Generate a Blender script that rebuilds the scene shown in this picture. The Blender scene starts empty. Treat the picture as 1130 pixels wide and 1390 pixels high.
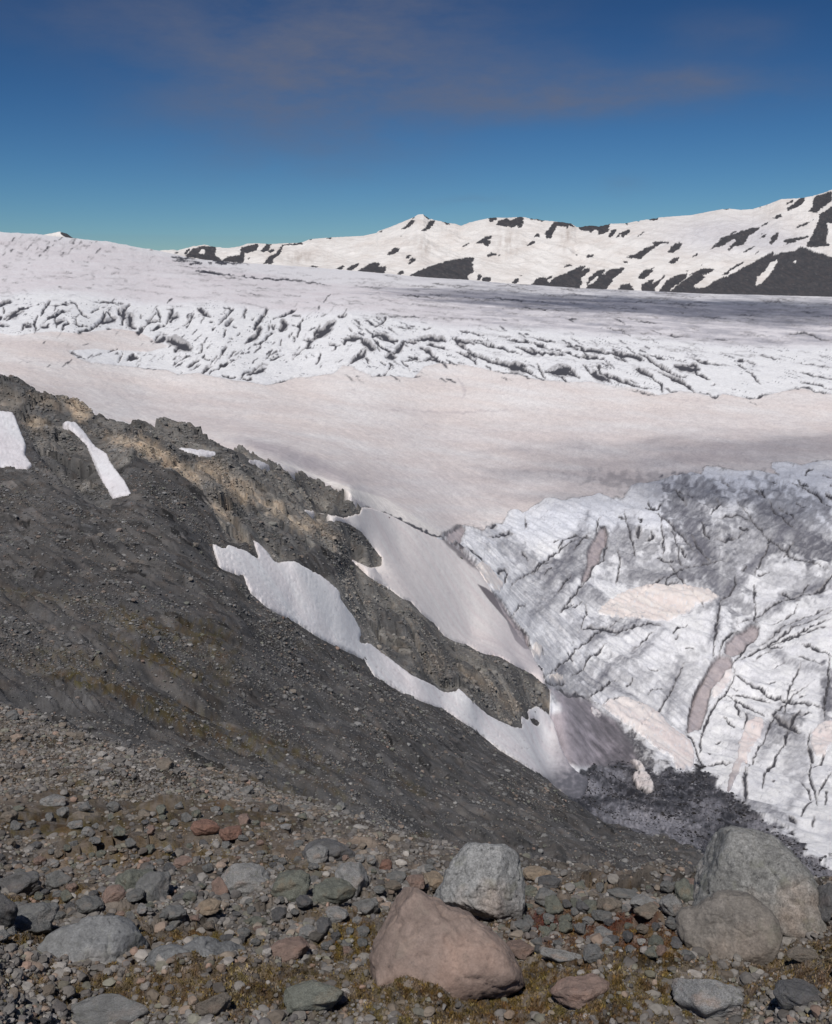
# Glacier seen over a moraine slope: surveyed terrain, ice, snow patches, stones.
import bpy, math, random
import numpy as np
PI = math.pi
scene = bpy.context.scene
rng = np.random.default_rng(11)
random.seed(5)
F = 1400.0; PITCH = math.atan(310/1400.0); CP, SP = math.cos(PITCH), math.sin(PITCH)

def ray(u, v):
    """direction of a surveyed sight line -> (azimuth, tangent of elevation)"""
    x = (np.asarray(u, float)-565)/F; y = -(np.asarray(v, float)-695)/F
    fy = CP + y*SP; fz = -SP + y*CP
    h = np.hypot(x, fy)
    return np.arctan2(x, fy), fz/h

def proj(x, y, z):
    d = y*CP - z*SP; up = y*SP + z*CP
    d = np.maximum(d, .3)
    return 565+F*x/d, 695-F*up/d

# ---------------------------------------------------------------- noise
_p = rng.permutation(4096).astype(np.int64)
_g = np.stack([np.cos(np.linspace(0, 2*PI, 64, endpoint=False)), np.sin(np.linspace(0, 2*PI, 64, endpoint=False))], 1).astype(np.float32)
def _h(ix, iy, s=0):
    return _p[(_p[(ix + s*131) & 4095] + iy) & 4095]
def per(x, y, s=0):
    x = np.asarray(x, np.float32); y = np.asarray(y, np.float32)
    xi = np.floor(x).astype(np.int64); yi = np.floor(y).astype(np.int64)
    xf = x-xi; yf = y-yi
    u = xf*xf*xf*(xf*(xf*6-15)+10); v = yf*yf*yf*(yf*(yf*6-15)+10)
    def g(a, b):
        k = _h(xi+a, yi+b, s) & 63
        return _g[k, 0]*(xf-a)+_g[k, 1]*(yf-b)
    n0 = g(0, 0); n0 = n0+u*(g(1, 0)-n0); n1 = g(0, 1); n1 = n1+u*(g(1, 1)-n1)
    return (n0+v*(n1-n0))*1.5
def fbm(x, y, o=4, s=0, gain=.5, lac=2.03):
    t = 0; a = 1; n = 0
    for i in range(o):
        t = t+a*per(x, y, s+i); n += a; a *= gain; x = x*lac+3.1; y = y*lac+1.7
    return t/n
def ridge(x, y, o=4, s=0):
    t = 0; a = 1; n = 0
    for i in range(o):
        t = t+a*(1-2.2*np.abs(per(x, y, s+i))); n += a; a *= .5; x = x*2.1+1.3; y = y*2.1+4.1
    return t/n
def vor(x, y, s=0):
    """cell noise: F1, F2, random per cell, local offset to the cell's point"""
    x = np.asarray(x, np.float32); y = np.asarray(y, np.float32)
    xi = np.floor(x).astype(np.int64); yi = np.floor(y).astype(np.int64)
    f1 = np.full(x.shape, 9., np.float32); f2 = f1.copy(); cid = np.zeros(x.shape, np.int64)
    dx = np.zeros_like(f1); dy = np.zeros_like(f1)
    for a in (-1, 0, 1):
        for b in (-1, 0, 1):
            k = _h(xi+a, yi+b, s)
            px = xi+a+(k & 63)/64.-x; py = yi+b+((k >> 6) & 63)/64.-y
            d = np.sqrt(px*px+py*py).astype(np.float32)
            m = d < f1
            f2 = np.where(m, f1, np.minimum(f2, d)); cid = np.where(m, k, cid)
            dx = np.where(m, px, dx); dy = np.where(m, py, dy); f1 = np.where(m, d, f1)
    return f1, f2, cid, dx, dy
def crand(cid, s):
    return (_p[(cid*7+s*977) & 4095]/4096.).astype(np.float32)
def sst(a, b, x):
    t = np.clip((x-a)/(b-a), 0, 1); return t*t*(3-2*t)
def blur1(a, s):
    if s <= 0: return a
    r = int(s*3)+1; k = np.exp(-.5*(np.arange(-r, r+1)/s)**2); k /= k.sum()
    n = a.shape[1]; f = np.pad(a, ((0, 0), (r, r)), 'edge'); o = np.zeros_like(a)
    for i, w in enumerate(k): o += np.float32(w)*f[:, i:i+n]
    return o
def blur(a, s):
    return blur1(blur1(a, s).T.copy(), s).T.copy()

# ---------------------------------------------------------------- survey sheets (traced plan of colours and outlines)
X0, Y0, W_, H_ = -300, 240, 1740, 1180
def sheet(): return np.zeros((H_, W_), np.float32)
def poly(sh, pts, val=1.0, mode='max'):
    p = np.array(pts, float)-(X0, Y0)
    a = np.floor(p.min(0)).astype(int)-1; b = np.ceil(p.max(0)).astype(int)+2
    a = np.maximum(a, 0); b = np.minimum(b, (W_, H_))
    if b[0] <= a[0] or b[1] <= a[1]: return
    w, h = (b-a)*2
    X = a[0]+(np.arange(w)+.5)/2-.5; Y = a[1]+(np.arange(h)+.5)/2-.5
    ins = np.zeros((h, w), bool)
    q = np.roll(p, -1, 0)
    for (x1, y1), (x2, y2) in zip(p, q):
        if y1 == y2: continue
        rows = (y1 > Y) != (y2 > Y)
        xi = (x2-x1)*(Y-y1)/(y2-y1)+x1
        ins ^= rows[:, None] & (X[None, :] < xi[:, None])
    m = ins.reshape(h//2, 2, w//2, 2).mean((1, 3)).astype(np.float32)
    s = sh[a[1]:b[1], a[0]:b[0]]
    if mode == 'max': np.maximum(s, m*val, out=s)
    elif mode == 'sub': s *= (1-m*val)
    else: s += m*val
def stroke(sh, pts, w=1.6, val=1.0, taper=True, jag=1.0, seed=None):
    p = np.array(pts, float)
    r = np.random.default_rng(int(abs(p.sum()*13)) % 99991)
    out = [p[0]]
    for i in range(len(p)-1):      # roughen the line
        n = max(1, int(np.hypot(*(p[i+1]-p[i]))/4))
        for k in range(1, n+1):
            q = p[i]+(p[i+1]-p[i])*k/n
            if k < n: q = q+r.normal(0, .7*jag, 2)
            out.append(q)
    p = np.array(out)-(X0, Y0); N = len(p)-1
    for i in range(N):
        t = (i+.5)/N
        ww = w*(.35+1.05*math.sin(PI*min(max(t, .04), .96))) if taper else w
        ww *= r.uniform(.7, 1.35)
        A, B = p[i], p[i+1]
        lo = np.floor(np.minimum(A, B)-ww-2).astype(int); hi = np.ceil(np.maximum(A, B)+ww+3).astype(int)
        lo = np.maximum(lo, 0); hi = np.minimum(hi, (W_, H_))
        if hi[0] <= lo[0] or hi[1] <= lo[1]: continue
        X, Y = np.meshgrid(np.arange(lo[0], hi[0]), np.arange(lo[1], hi[1]))
        d = B-A; L = max(d@d, 1e-6)
        tt = np.clip(((X-A[0])*d[0]+(Y-A[1])*d[1])/L, 0, 1)
        dist = np.hypot(X-A[0]-tt*d[0], Y-A[1]-tt*d[1])
        m = np.clip(ww/2+.5-dist, 0, 1)*val*min(1, ww)
        s = sh[lo[1]:hi[1], lo[0]:hi[0]]
        np.maximum(s, m.astype(np.float32), out=s)
_YY, _XX = np.mgrid[Y0:Y0+H_, X0:X0+W_].astype(np.float32)
def blob(sh, u, v, a, b, ang=0, val=1.0, hard=1.0, rough=.5, seed=0, rs=14.):
    """soft ragged ellipse"""
    R = max(a, b)*1.9
    x0, x1 = int(max(u-R-X0, 0)), int(min(u+R-X0, W_)); y0, y1 = int(max(v-R-Y0, 0)), int(min(v+R-Y0, H_))
    if x1 <= x0 or y1 <= y0: return
    X = _XX[y0:y1, x0:x1]-u; Y = _YY[y0:y1, x0:x1]-v
    c, s = math.cos(math.radians(ang)), math.sin(math.radians(ang))
    p = (X*c+Y*s); q = (-X*s+Y*c)
    d = np.sqrt((p/a)**2+(q/b)**2)
    d = d+rough*fbm(_XX[y0:y1, x0:x1]/rs, _YY[y0:y1, x0:x1]/rs, 4, 50+seed, .6)
    m = (1-sst(1-.5/hard, 1+.5/hard, d))*val
    sl = sh[y0:y1, x0:x1]; np.maximum(sl, m, out=sl)
def T(ox, oy, s, pts): return [(ox+x/s, oy+y/s) for x, y in pts]
def samp(sh, U, V):
    x = np.clip(U-X0, 0, W_-1.01); y = np.clip(V-Y0, 0, H_-1.01)
    xi = x.astype(np.int32); yi = y.astype(np.int32); fx = (x-xi).astype(np.float32); fy = (y-yi).astype(np.float32)
    a = sh[yi, xi]; b = sh[yi, xi+1]; c = sh[yi+1, xi]; d = sh[yi+1, xi+1]
    return (a*(1-fx)+b*fx)*(1-fy)+(c*(1-fx)+d*fx)*fy
SUN_E, SKY_S, EXPO = 3.15, .065, 0.0
SKY_T = (.107, .134, .165)
CLOUD_C = (2.0, 2.25, 3.2)
CLOUDS = [(1010, 409, 3300, 1250, 900, 1500, .72, 'thin cloud high over the far right part of the glacier, above the picture'),
 (1060, 640, 950, 300, 170, 900, .42, 'small thin cloud over the icefall, above the picture')]
# ================================================================ traced plans
def multi(sh, ox, oy, s, polys, val=1.0, mode='max'):
    for p in polys: poly(sh, T(ox, oy, s, p), val, mode)
# ---- bare rock on the far mountains
MR = sheet()
multi(MR, 230, 280, 3.767, [
 [(80,255),(120,215),(180,200),(240,205),(235,245),(270,275),(300,255),(365,245),(365,210),(400,200),(450,190),(460,200),(445,225),(385,240),(380,288),(230,282)],
 [(465,225),(500,190),(525,192),(500,230),(475,232)],
 [(480,293),(510,255),(545,240),(575,195),(680,185),(682,193),(580,200),(570,240),(535,270),(525,296)],
 [(20,238),(45,230),(40,240)],[(75,240),(95,215),(105,220),(85,245)],[(500,225),(535,215),(535,230),(510,235)],[(710,168),(735,166),(730,174)],
 [(800,162),(832,155),(830,166)],[(1070,135),(1095,120),(1090,130)],[(718,308),(740,298),(760,308),(750,313)],[(850,318),(890,298),(895,305),(880,322)],
 [(905,325),(930,300),(970,288),(965,305),(935,328)],[(960,332),(1000,305),(1070,285),(1070,305),(1110,305),(1100,342)],[(395,275),(408,255),(412,260)]])
poly(MR, T(230,280,3.767,[(150,240),(165,215),(185,225),(175,242)]), 1, 'sub')
multi(MR, 500, 270, 4.52, [
 [(200,188),(265,130),(288,128),(280,148),(225,185)],[(55,205),(90,188),(85,198)],[(325,195),(350,175),(380,130),(410,130),(405,155),(375,185),(340,198)],
 [(330,88),(345,90),(390,122),(370,126)],[(268,125),(285,95),(280,125)],[(445,134),(490,138),(508,157),(480,154)],[(545,150),(560,152),(560,167)],[(190,232),(210,220),(205,230)],
 [(115,338),(160,300),(198,298),(180,325),(140,343)],[(228,368),(235,345),(262,342),(250,362)],[(240,395),(265,362),(290,362),(285,385),(255,398)],
 [(0,445),(0,395),(40,388),(70,392),(65,420),(110,410),(110,440),(90,455)],[(175,460),(205,438),(222,435),(215,455),(200,465)],
 [(250,468),(330,430),(400,405),(480,378),(600,358),(650,360),(640,380),(650,440),(610,470),(622,505),(400,505)],[(665,470),(685,458),(698,470),(690,500),(672,498)],
 [(700,480),(755,480),(755,505),(702,506)],[(572,290),(622,262),(618,275),(585,292)],
 [(655,272),(715,230),(760,222),(755,240),(735,250),(757,258),(740,285),(720,288),(705,270)],[(725,345),(755,328),(790,335),(785,345),(735,355)],
 [(795,340),(812,340),(808,350)],[(735,108),(770,106),(795,122),(765,138),(745,138)],
 [(785,160),(800,130),(850,118),(880,130),(935,100),(955,110),(945,170),(920,175),(915,155),(890,175)],[(960,112),(1050,118),(1085,130),(1070,138)],
 [(1018,232),(1035,208),(1055,215),(1052,230)],[(965,285),(1020,252),(1030,270),(980,285)],[(1080,215),(1110,195),(1125,155),(1135,155),(1130,220),(1110,240),(1100,225)],
 [(882,515),(905,485),(930,488),(925,505),(905,520)],[(918,475),(945,463),(940,472)]])
multi(MR, 700, 270, 4.52, [
 [(0,112),(50,110),(45,160),(20,175),(0,160)],[(178,215),(205,180),(240,138),(300,134),(345,145),(365,172),(325,165),(320,185),(305,168),(255,165),(215,240),(195,240)],
 [(380,168),(450,160),(520,162),(582,148),(570,200),(530,215),(500,218),(515,195),(490,185),(460,208),(455,195),(400,192)],
 [(570,235),(590,190),(625,185),(610,210),(585,235)],[(615,235),(640,208),(700,185),(705,200),(670,225),(655,238),(650,215),(625,238)],
 [(738,238),(785,198),(795,200),(770,220)],[(665,144),(695,142),(690,158)],[(740,130),(765,126),(760,140)],[(795,126),(850,114),(885,104),(870,130)],
 [(112,232),(130,210),(150,210),(150,228)],[(355,342),(380,336),(385,345)],[(433,350),(450,338),(482,338),(478,352),(445,360)],
 [(668,362),(740,335),(800,300),(850,280),(830,265),(865,258),(940,262),(940,270),(885,275),(800,340),(760,372),(735,362)],[(690,345),(718,340),(715,347)],
 [(655,385),(690,380),(685,394)],[(937,325),(960,285),(1000,265),(1022,270),(1020,290),(970,330)],[(1085,362),(1095,345),(1122,328),(1118,340)],
 [(945,382),(990,358),(1012,360),(1000,375),(975,395),(950,392)],[(292,418),(320,400),(355,402),(340,412)],
 [(100,524),(135,485),(180,478),(190,485),(228,466),(225,478),(190,505),(240,480),(320,450),(400,410),(428,408),(430,420),(370,465),(430,425),(460,420),(455,440),(415,475),(405,490),(412,510),(385,565),(100,555)],
 [(435,555),(440,510),(455,480),(500,440),(550,426),(550,440),(525,475),(575,430),(650,420),(672,420),(655,445),(600,490),(585,520),(550,562)],
 [(620,565),(650,525),(700,515),(735,565)],[(753,490),(760,465),(800,430),(845,425),(840,450),(790,490)],
 [(775,570),(775,520),(840,490),(855,492),(830,520),(870,500),(920,462),(915,480),(860,540),(850,572)],
 [(870,575),(900,540),(930,500),(1000,470),(1055,450),(1050,480),(1000,520),(960,545),(940,575)],[(965,575),(1060,480),(1130,440),(1130,580),(1100,582)],
 [(0,490),(22,485),(20,500),(5,520),(0,520)],[(1045,445),(1065,435),(1060,445)],[(830,425),(855,418),(850,428)]])
multi(MR, 700, 270, 4.52, [[(440,528),(500,470),(512,478),(480,515)],[(1095,530),(1130,515),(1130,545),(1105,545)],[(192,502),(232,478),(236,488),(205,508)]], 1, 'sub')
multi(MR, 900, 250, 4.913, [
 [(80,735),(215,690),(275,690),(350,640),(480,590),(560,540),(640,500),(745,440),(735,470),(800,450),(880,445),(920,410),(960,425),(1030,440),(1090,470),(1130,490),(2800,300),(2800,800),(600,760)],
 [(955,410),(1000,330),(1040,240),(1045,200),(1130,145),(1700,0),(1700,220),(1130,260),(1095,250),(1105,320),(1085,380),(1120,410),(1040,415),(990,420)],
 [(970,178),(1000,150),(1000,110),(1020,78),(1130,44),(1130,110),(1050,165),(1030,190),(990,185)],[(825,160),(870,130),(920,88),(950,88),(945,120),(900,150),(835,178)],
 [(815,130),(850,110),(875,102),(870,115),(830,135)],[(735,225),(760,205),(805,190),(790,205),(800,215),(750,232)],[(880,300),(895,280),(940,260),(990,245),(960,270),(900,290)],
 [(990,235),(1010,230),(1005,240)],[(800,375),(850,360),(960,345),(980,350),(870,385),(800,410),(830,390)],
 [(310,440),(340,410),(400,350),(480,330),(520,310),(590,290),(650,285),(640,300),(570,350),(540,400),(480,415),(430,445),(460,400),(490,370),(470,365),(400,410),(350,420)],
 [(650,278),(700,252),(700,262),(665,280)],[(710,390),(730,345),(770,315),(775,330),(760,370),(725,400)],[(640,365),(665,340),(705,325),(680,350)],[(645,342),(665,325),(675,330)],
 [(530,458),(570,430),(620,405),(600,425),(550,455)],[(595,475),(640,440),(640,450)],[(200,490),(215,470),(235,455),(225,475)],
 [(45,520),(60,495),(115,485),(110,500),(80,515)],[(0,680),(25,640),(90,605),(165,590),(150,630),(90,660),(30,700),(0,712)],
 [(160,615),(200,590),(270,560),(340,560),(345,575),(270,605),(290,630),(200,670),(60,735),(20,735),(140,640),(240,585)],
 [(390,610),(430,580),(500,530),(550,510),(530,530),(460,570),(430,600)],[(440,330),(480,310),(500,312),(455,335)],[(240,545),(270,530),(265,537)],
 [(405,165),(420,150),(438,155),(435,170)],[(640,158),(655,145),(665,152)],[(680,146),(695,130),(705,137)]])
multi(MR, 900, 250, 4.913, [[(622,670),(630,620),(680,580),(720,520),(770,500),(760,530),(720,590),(660,660)],[(873,510),(885,504),(893,515),(885,526)],
 [(955,425),(1030,415),(1130,430),(1130,490),(1090,460),(1030,455)],[(215,680),(275,625),(350,590),(395,600),(350,640),(280,690)]], 1, 'sub')
MR = blur(MR, .35)
MC = [(100,352),(200,347),(225,345),(235,342),(244,339.5),(254,337),(278,333),(295,336),(310,336.5),(325,334.4),(336,330.4),(349,330),(368,331),(394,330),(410,329),(421,324.6),(450,322),(493,320),(511,316),(515,313),(530,308),(542,303),(560,295.5),(568,291),(575,290.5),(583,296),(590,298.5),(608,302),(620,304),(626,306.5),(637,302),(655,297.7),(670,295),(688,295.4),(708,294),(739,299),(755,300.5),(775,302.5),(783,308),(800,306),(815,306.7),(828,303.5),(850,303),(864,300),(895,295),(921,293),(939,291.7),(965,286.6),(987,282.6),(1006,284.6),(1022,283.6),(1042,277.5),(1061,270),(1083,269),(1103,266),(1120,261),(1130,257),(1200,245),(1300,250),(1440,240)]

# ---- ground and glacier: the hillside polygon
GP = [(-300,495),(-100,500),(0,507),(15,508),(28,514),(45,522),(60,531),(100,536),(118,545),(133,558),(150,563),(200,573),(232,578),(260,581),(292,592),(310,603),(332,608),(345,614),(368,622),(385,629),(410,640),(432,651),(454,662),(473,670),(491,688),(503,691),(530,701),(560,717),(590,732),(603,735),(625,751),(640,766),(650,776),(665,800),(680,832),(700,862),(718,884),(724,898),(736,916),(741,930),(754,945),(765,962),(760,972),(749,970),(741,985),(748,1010),(757,1040),(752,1062),(765,1078),(791,1101),(825,1123),(852,1131),(883,1139),(905,1142),(928,1150),(959,1165),(1000,1190),(1130,1225),(1430,1260),(1430,1500),(-300,1500)]
GM = sheet(); poly(GM, GP)
poly(GM, T(680,820,5.136,[(440,1080),(500,1055),(570,1075),(600,1110),(560,1135),(440,1130)]))
GMs = blur(GM, 1.6)

# ---- snow patches
SNOW = {}
SNOW['A'] = [[(-90,556),(0,558),(18,560),(22,570),(30,590),(36,605),(34,618),(45,632),(38,638),(0,635),(-90,640)]]
SNOW['B'] = [T(0,480,2.825,[(232,262),(290,264),(325,305),(345,330),(365,355),(410,385),(425,420),(455,460),(480,490),(508,545),(470,548),(430,558),(410,520),(380,470),(350,400),(330,350),(290,310),(250,275)])]
SNOW['C'] = [T(0,480,2.825,[(675,360),(720,363),(800,372),(848,388),(840,397),(760,392),(700,374)])]
SNOW['K'] = [T(0,480,2.825,[(945,405),(1000,410),(1040,430),(1005,436),(960,418)])]
SNOW['D'] = [[(389,763),(375,765),(361,747),(342,729),(352,761),(336,749),(310,740),(304,747),(287,737),(297,772),(331,784),(340,806),(368,830),(400,845),(436,868),(458,879),(495,896),(508,918),(547,942),(573,953),(603,964),(648,994),(677,1018),(714,1041),(752,1063),(770,1080),(790,1085),(800,1060),(775,1040),(764,1020),(758,1000),(752,980),(745,969),(729,958),(715,964),(719,975),(714,977),(707,969),(709,989),(699,988),(688,983),(662,970),(640,951),(621,933),(620,940),(603,940),(581,927),(558,916),(529,894),(503,875),(488,873),(491,858),(480,837),(463,815),(462,804),(436,782),(417,772),(402,763)]]
SNOW['E'] = [[(413,692),(443,700),(465,703.6),(488,698),(491,689),(503,690),(530,700),(560,716),(590,731),(603,733),(625,750),(640,765),(652,776),(667,800),(683,832),(703,862),(721,884),(727,898),(739,916),(744,932),(739,930),(722,915),(700,904),(677,891),(651,886),(636,876),(618,871),(603,863),(588,845),(573,834),(558,817),(547,813),(529,800),(503,785),(480,766),(473,757),(485,764),(503,772),(517,770),(519,759),(499,733),(491,722),(473,711),(454,707),(430,701),(412,697)]]
SNOW['P1'] = [T(700,600,2.628,[(290,600),(330,570),(400,530),(480,512),(560,510),(690,520),(735,555),(700,580),(640,590),(600,620),(540,648),(440,640),(350,635),(300,620)])]
SNOW['P2'] = [T(880,800,4.52,[(395,620),(440,560),(475,500),(515,480),(530,530),(490,590),(455,650),(410,680),(385,665)])]
SNOW['P3'] = [T(880,980,4.52,[(600,20),(660,-8),(710,10),(712,50),(690,110),(640,170),(615,230),(620,250),(580,270),(560,350),(500,440),(480,440),(500,340),(545,230),(555,130),(585,70)])]
SNOW['P4'] = [T(880,980,4.52,[(1030,50),(1080,15),(1200,-10),(1500,20),(1500,90),(1130,150),(1080,230),(1050,240),(1020,220),(990,160),(995,100)])]
SNOW['P5'] = [T(700,880,2.628,[(300,215),(350,190),(400,190),(440,210),(500,225),(560,290),(620,330),(640,380),(640,440),(570,440),(560,400),(520,380),(470,330),(420,290),(370,260)])]
SNOW['P6'] = [T(600,640,5.65,[(220,760),(260,730),(330,725),(380,760),(420,820),(480,880),(480,900),(445,950),(400,930),(370,890),(300,850),(230,800)])]
SNOW['P7'] = [T(680,820,5.136,[(208,340),(225,310),(260,290),(295,315),(295,370),(270,385),(230,375)])]
SNOW['P8'] = [T(680,820,5.136,[(330,545),(360,510),(420,500),(445,535),(425,575),(370,575)])]
SNOW['P9'] = [T(680,820,5.136,[(625,715),(660,735),(712,772),(690,805),(655,790),(630,750)])]
SNOW['P10'] = [T(700,880,2.628,[(400,400),(430,405),(455,425),(490,480),(500,515),(470,525),(430,500),(410,460),(440,450)])]
SN = {}
for k, ps in SNOW.items():
    s = sheet()
    for p in ps: poly(s, p)
    if k == 'D': poly(s, T(680,820,5.136,[(200,800),(240,800),(272,830),(260,850),(220,835)]), 1, 'sub')
    big = k in 'DE'
    SN[k] = blur(s, 1.5)

# ---- ice / firn limits
EDGE1 = [(92,476),(106,487),(124,492),(159,496),(180,498),(225,503),(244,509),(270,507),(289,512),(320,517),(341,519),(361,523),(384,517),(400,512),(419,512),(454,506),(466,496),(477,497),(489,504),(505,511),(526,510),(561,513),(577,497),(600,493),(644,498),(684,505),(729,515),(766,519),(803,518),(828,523),(860,526),(895,536),(924,531),(944,534),(974,540),(981,534),(1023,541),(1048,535),(1085,526),(1130,535)]
EDGE2 = [(603,725),(615,719),(626,714),(642,716),(657,723),(660,716),(671,712),(683,712),(687,704),(690,695),(703,692),(710,697),(724,687),(738,679),(752,676),(763,680),(777,677),(803,675),(812,672),(826,675),(847,676),(856,661),(868,657),(886,653),(904,649),(921,646),(939,642),(952,643),(959,632),(970,632),(987,637),(1007,641),(1031,640),(1058,646),(1047,636),(1049,628),(1068,627),(1088,632),(1108,627),(1130,625)]
FIRN = sheet()
poly(FIRN, [(-300,448),(0,452),(20,455),(45,451),(70,449),(100,452),(130,449),(155,446),(185,449),(230,470),(200,478),(130,474)]+EDGE1+[(1440,545),(1440,620)]+EDGE2[::-1]+[(590,735),(300,640),(-300,560)])
FIRN = blur(FIRN, 1.0)

DIRT_SHADE = sheet()      # grey dirt on the ice, and crevasse shade painted dark
SMUT = sheet()
FLANK = sheet()
CARVE = sheet()     # crevasses cut into it
def cr(ox, oy, s, items):
    for it in items:
        w, val, pts = it
        P = T(ox, oy, s, pts)
        if w >= 4: stroke(FLANK, P, w*.95, min(1, val))
        w2 = .75+.42*(w-1); stroke(DIRT_SHADE, P, w2, min(1, val+.1)); stroke(CARVE, P, w2*1.2, min(1, val+.15))
stroke(DIRT_SHADE, EDGE1, 1.0, .2, False); stroke(DIRT_SHADE, EDGE2, 1.2, .33, False, 1.6)
# left crevasse band
cr(0, 400, 5.65, [
 (5,.8,[(-10,85),(40,60),(80,50)]),(3.5,.9,[(30,190),(80,150),(150,110),(230,85),(300,75)]),(6,.45,[(50,190),(120,150),(180,120)]),
 (3,.9,[(0,185),(15,170)]),(6,.5,[(0,225),(60,235)]),(3.2,.9,[(170,270),(180,230),(210,208),(240,215)]),(5,.4,[(200,240),(235,240)]),(2.6,.9,[(270,270),(272,200),(290,160)]),
 (2.4,.9,[(315,160),(335,110),(375,50)]),(3,.85,[(345,75),(380,45)]),(2.6,.85,[(330,215),(370,180),(400,170),(430,160),(470,125),(540,122)]),(4,.5,[(320,240),(365,240)]),
 (3,.9,[(435,245),(425,200),(420,170)]),(6,.55,[(440,215),(480,195)]),(3.4,.9,[(480,270),(490,235),(530,220),(520,190)]),(1.6,.85,[(370,75),(450,78),(560,72)]),
 (2,.7,[(500,60),(570,55),(590,85),(610,120)]),(5,.6,[(610,110),(630,145),(680,175)]),(3,.8,[(600,290),(640,270),(690,265),(740,235)]),(4,.8,[(700,250),(740,235),(790,190),(800,130)]),
 (1.8,.85,[(700,135),(760,105)]),(1.6,.8,[(550,228),(640,240),(680,245)]),(1.4,.7,[(585,180),(585,225)]),(7,.6,[(790,215),(850,195),(880,180)]),(3,.9,[(830,130),(850,160),(880,185)]),
 (3.4,.9,[(905,100),(915,150),(940,160)]),(9,.45,[(950,110),(945,170)]),(9,.5,[(1000,165),(1000,220)]),(3,.8,[(960,110),(990,75)]),(3,.8,[(940,220),(945,180),(980,170)]),(1.5,.75,[(690,50),(770,55),(850,55),(960,60)]),
 (2.2,.8,[(1015,240),(1040,245)]),(1.6,.8,[(1050,305),(1090,240),(1120,230)]),(3,.9,[(975,500),(1020,460),(1050,480),(1000,500)]),(4,.7,[(990,490),(1040,475)]),(1.6,.8,[(905,515),(945,430)]),
 (1.5,.7,[(835,440),(870,420),(900,418)]),(1.3,.5,[(520,430),(600,470),(680,495)]),(2.4,.7,[(600,480),(630,478)]),(1.5,.7,[(30,100),(30,140)]),(1.8,.6,[(1080,180),(1080,150)]),(1.4,.5,[(820,260),(850,262)])])
cr(180, 400, 5.136, [
 (4,.8,[(90,215),(130,185),(190,180)]),(3,.8,[(175,100),(190,150),(195,190)]),(3,.8,[(100,180),(140,150),(165,125)]),(4.5,.8,[(240,95),(275,100),(260,150),(240,190)]),
 (3,.8,[(130,245),(190,220),(245,195)]),(7,.45,[(265,185),(310,145)]),(2,.8,[(130,325),(190,275),(250,268)]),(8,.4,[(170,320),(225,300)]),(1.6,.7,[(40,275),(90,215)]),
 (12,.75,[(250,310),(330,345),(400,375)]),(9,.7,[(300,390),(330,360),(390,380)]),(3,.8,[(240,330),(270,310),(310,320)]),
 (8,.65,[(470,105),(500,130),(540,150)]),(2.4,.85,[(460,95),(500,115)]),(2.2,.85,[(355,210),(400,180),(430,125)]),(1.5,.75,[(375,230),(400,190)]),(3,.85,[(640,90),(700,100),(670,125),(650,160)]),
 (5,.9,[(655,210),(690,175)]),(2.2,.8,[(600,210),(630,180),(660,145)]),(2.4,.85,[(560,245),(570,225)]),(2.4,.85,[(635,290),(645,240)]),(2,.8,[(780,160),(775,130),(795,95)]),
 (6,.85,[(940,100),(905,150),(880,190),(850,240)]),(5,.8,[(860,230),(900,225),(860,290),(830,310),(785,340)]),(2,.8,[(890,370),(895,340),(940,290),(1000,250)]),(1.8,.8,[(860,345),(890,340)]),
 (3,.85,[(980,175),(1020,150),(1060,140),(1125,105)]),(7,.75,[(1050,190),(1060,215),(1040,245)]),(5,.35,[(970,215),(985,235)]),(3,.7,[(950,220),(950,240)]),
 (1.5,.7,[(1035,310),(1030,350)]),(1.5,.7,[(930,450),(970,385)]),(2,.8,[(620,410),(655,360)]),(4,.7,[(620,410),(650,370)]),(2.2,.85,[(445,405),(480,395)]),(1.6,.8,[(485,340),(480,390)]),
 (4,.8,[(390,500),(430,470),(460,460)]),(2,.8,[(285,490),(320,455),(380,430),(410,430)]),(1.6,.8,[(400,525),(470,480)]),(4,.9,[(490,545),(530,500),(555,490)]),(2,.8,[(540,490),(590,425)]),
 (2.5,.85,[(580,520),(640,495),(670,465)]),(1.6,.8,[(530,555),(570,520)]),(2,.75,[(665,440),(720,390)]),(1.6,.7,[(680,475),(740,430)]),(3,.8,[(630,565),(690,575),(720,570)]),
 (2.4,.85,[(740,590),(780,545),(850,515),(900,490),(940,490)]),(6,.4,[(800,560),(880,530),(930,510)]),(4,.6,[(770,580),(830,585)]),(1.3,.5,[(930,625),(1050,600),(1130,575)]),
 (1.5,.7,[(915,440),(960,440),(1010,435)]),(1.5,.7,[(960,465),(1010,435),(1040,420)]),(3,.8,[(0,440),(20,425)]),(3,.7,[(0,220),(20,225)]),(2,.7,[(40,265),(70,215)]),(1.6,.7,[(730,280),(745,265)]),
 (1.8,.8,[(835,175),(845,160)]),(2,.7,[(505,445),(535,455)]),(2,.7,[(490,440),(500,425)]),(2,.7,[(680,300),(700,298)]),(2.4,.8,[(540,190),(555,192)]),(1.6,.7,[(705,215),(725,218)]),(2.4,.8,[(320,555),(345,540)]),(1.3,.45,[(0,500),(100,520),(240,530)])])
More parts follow.
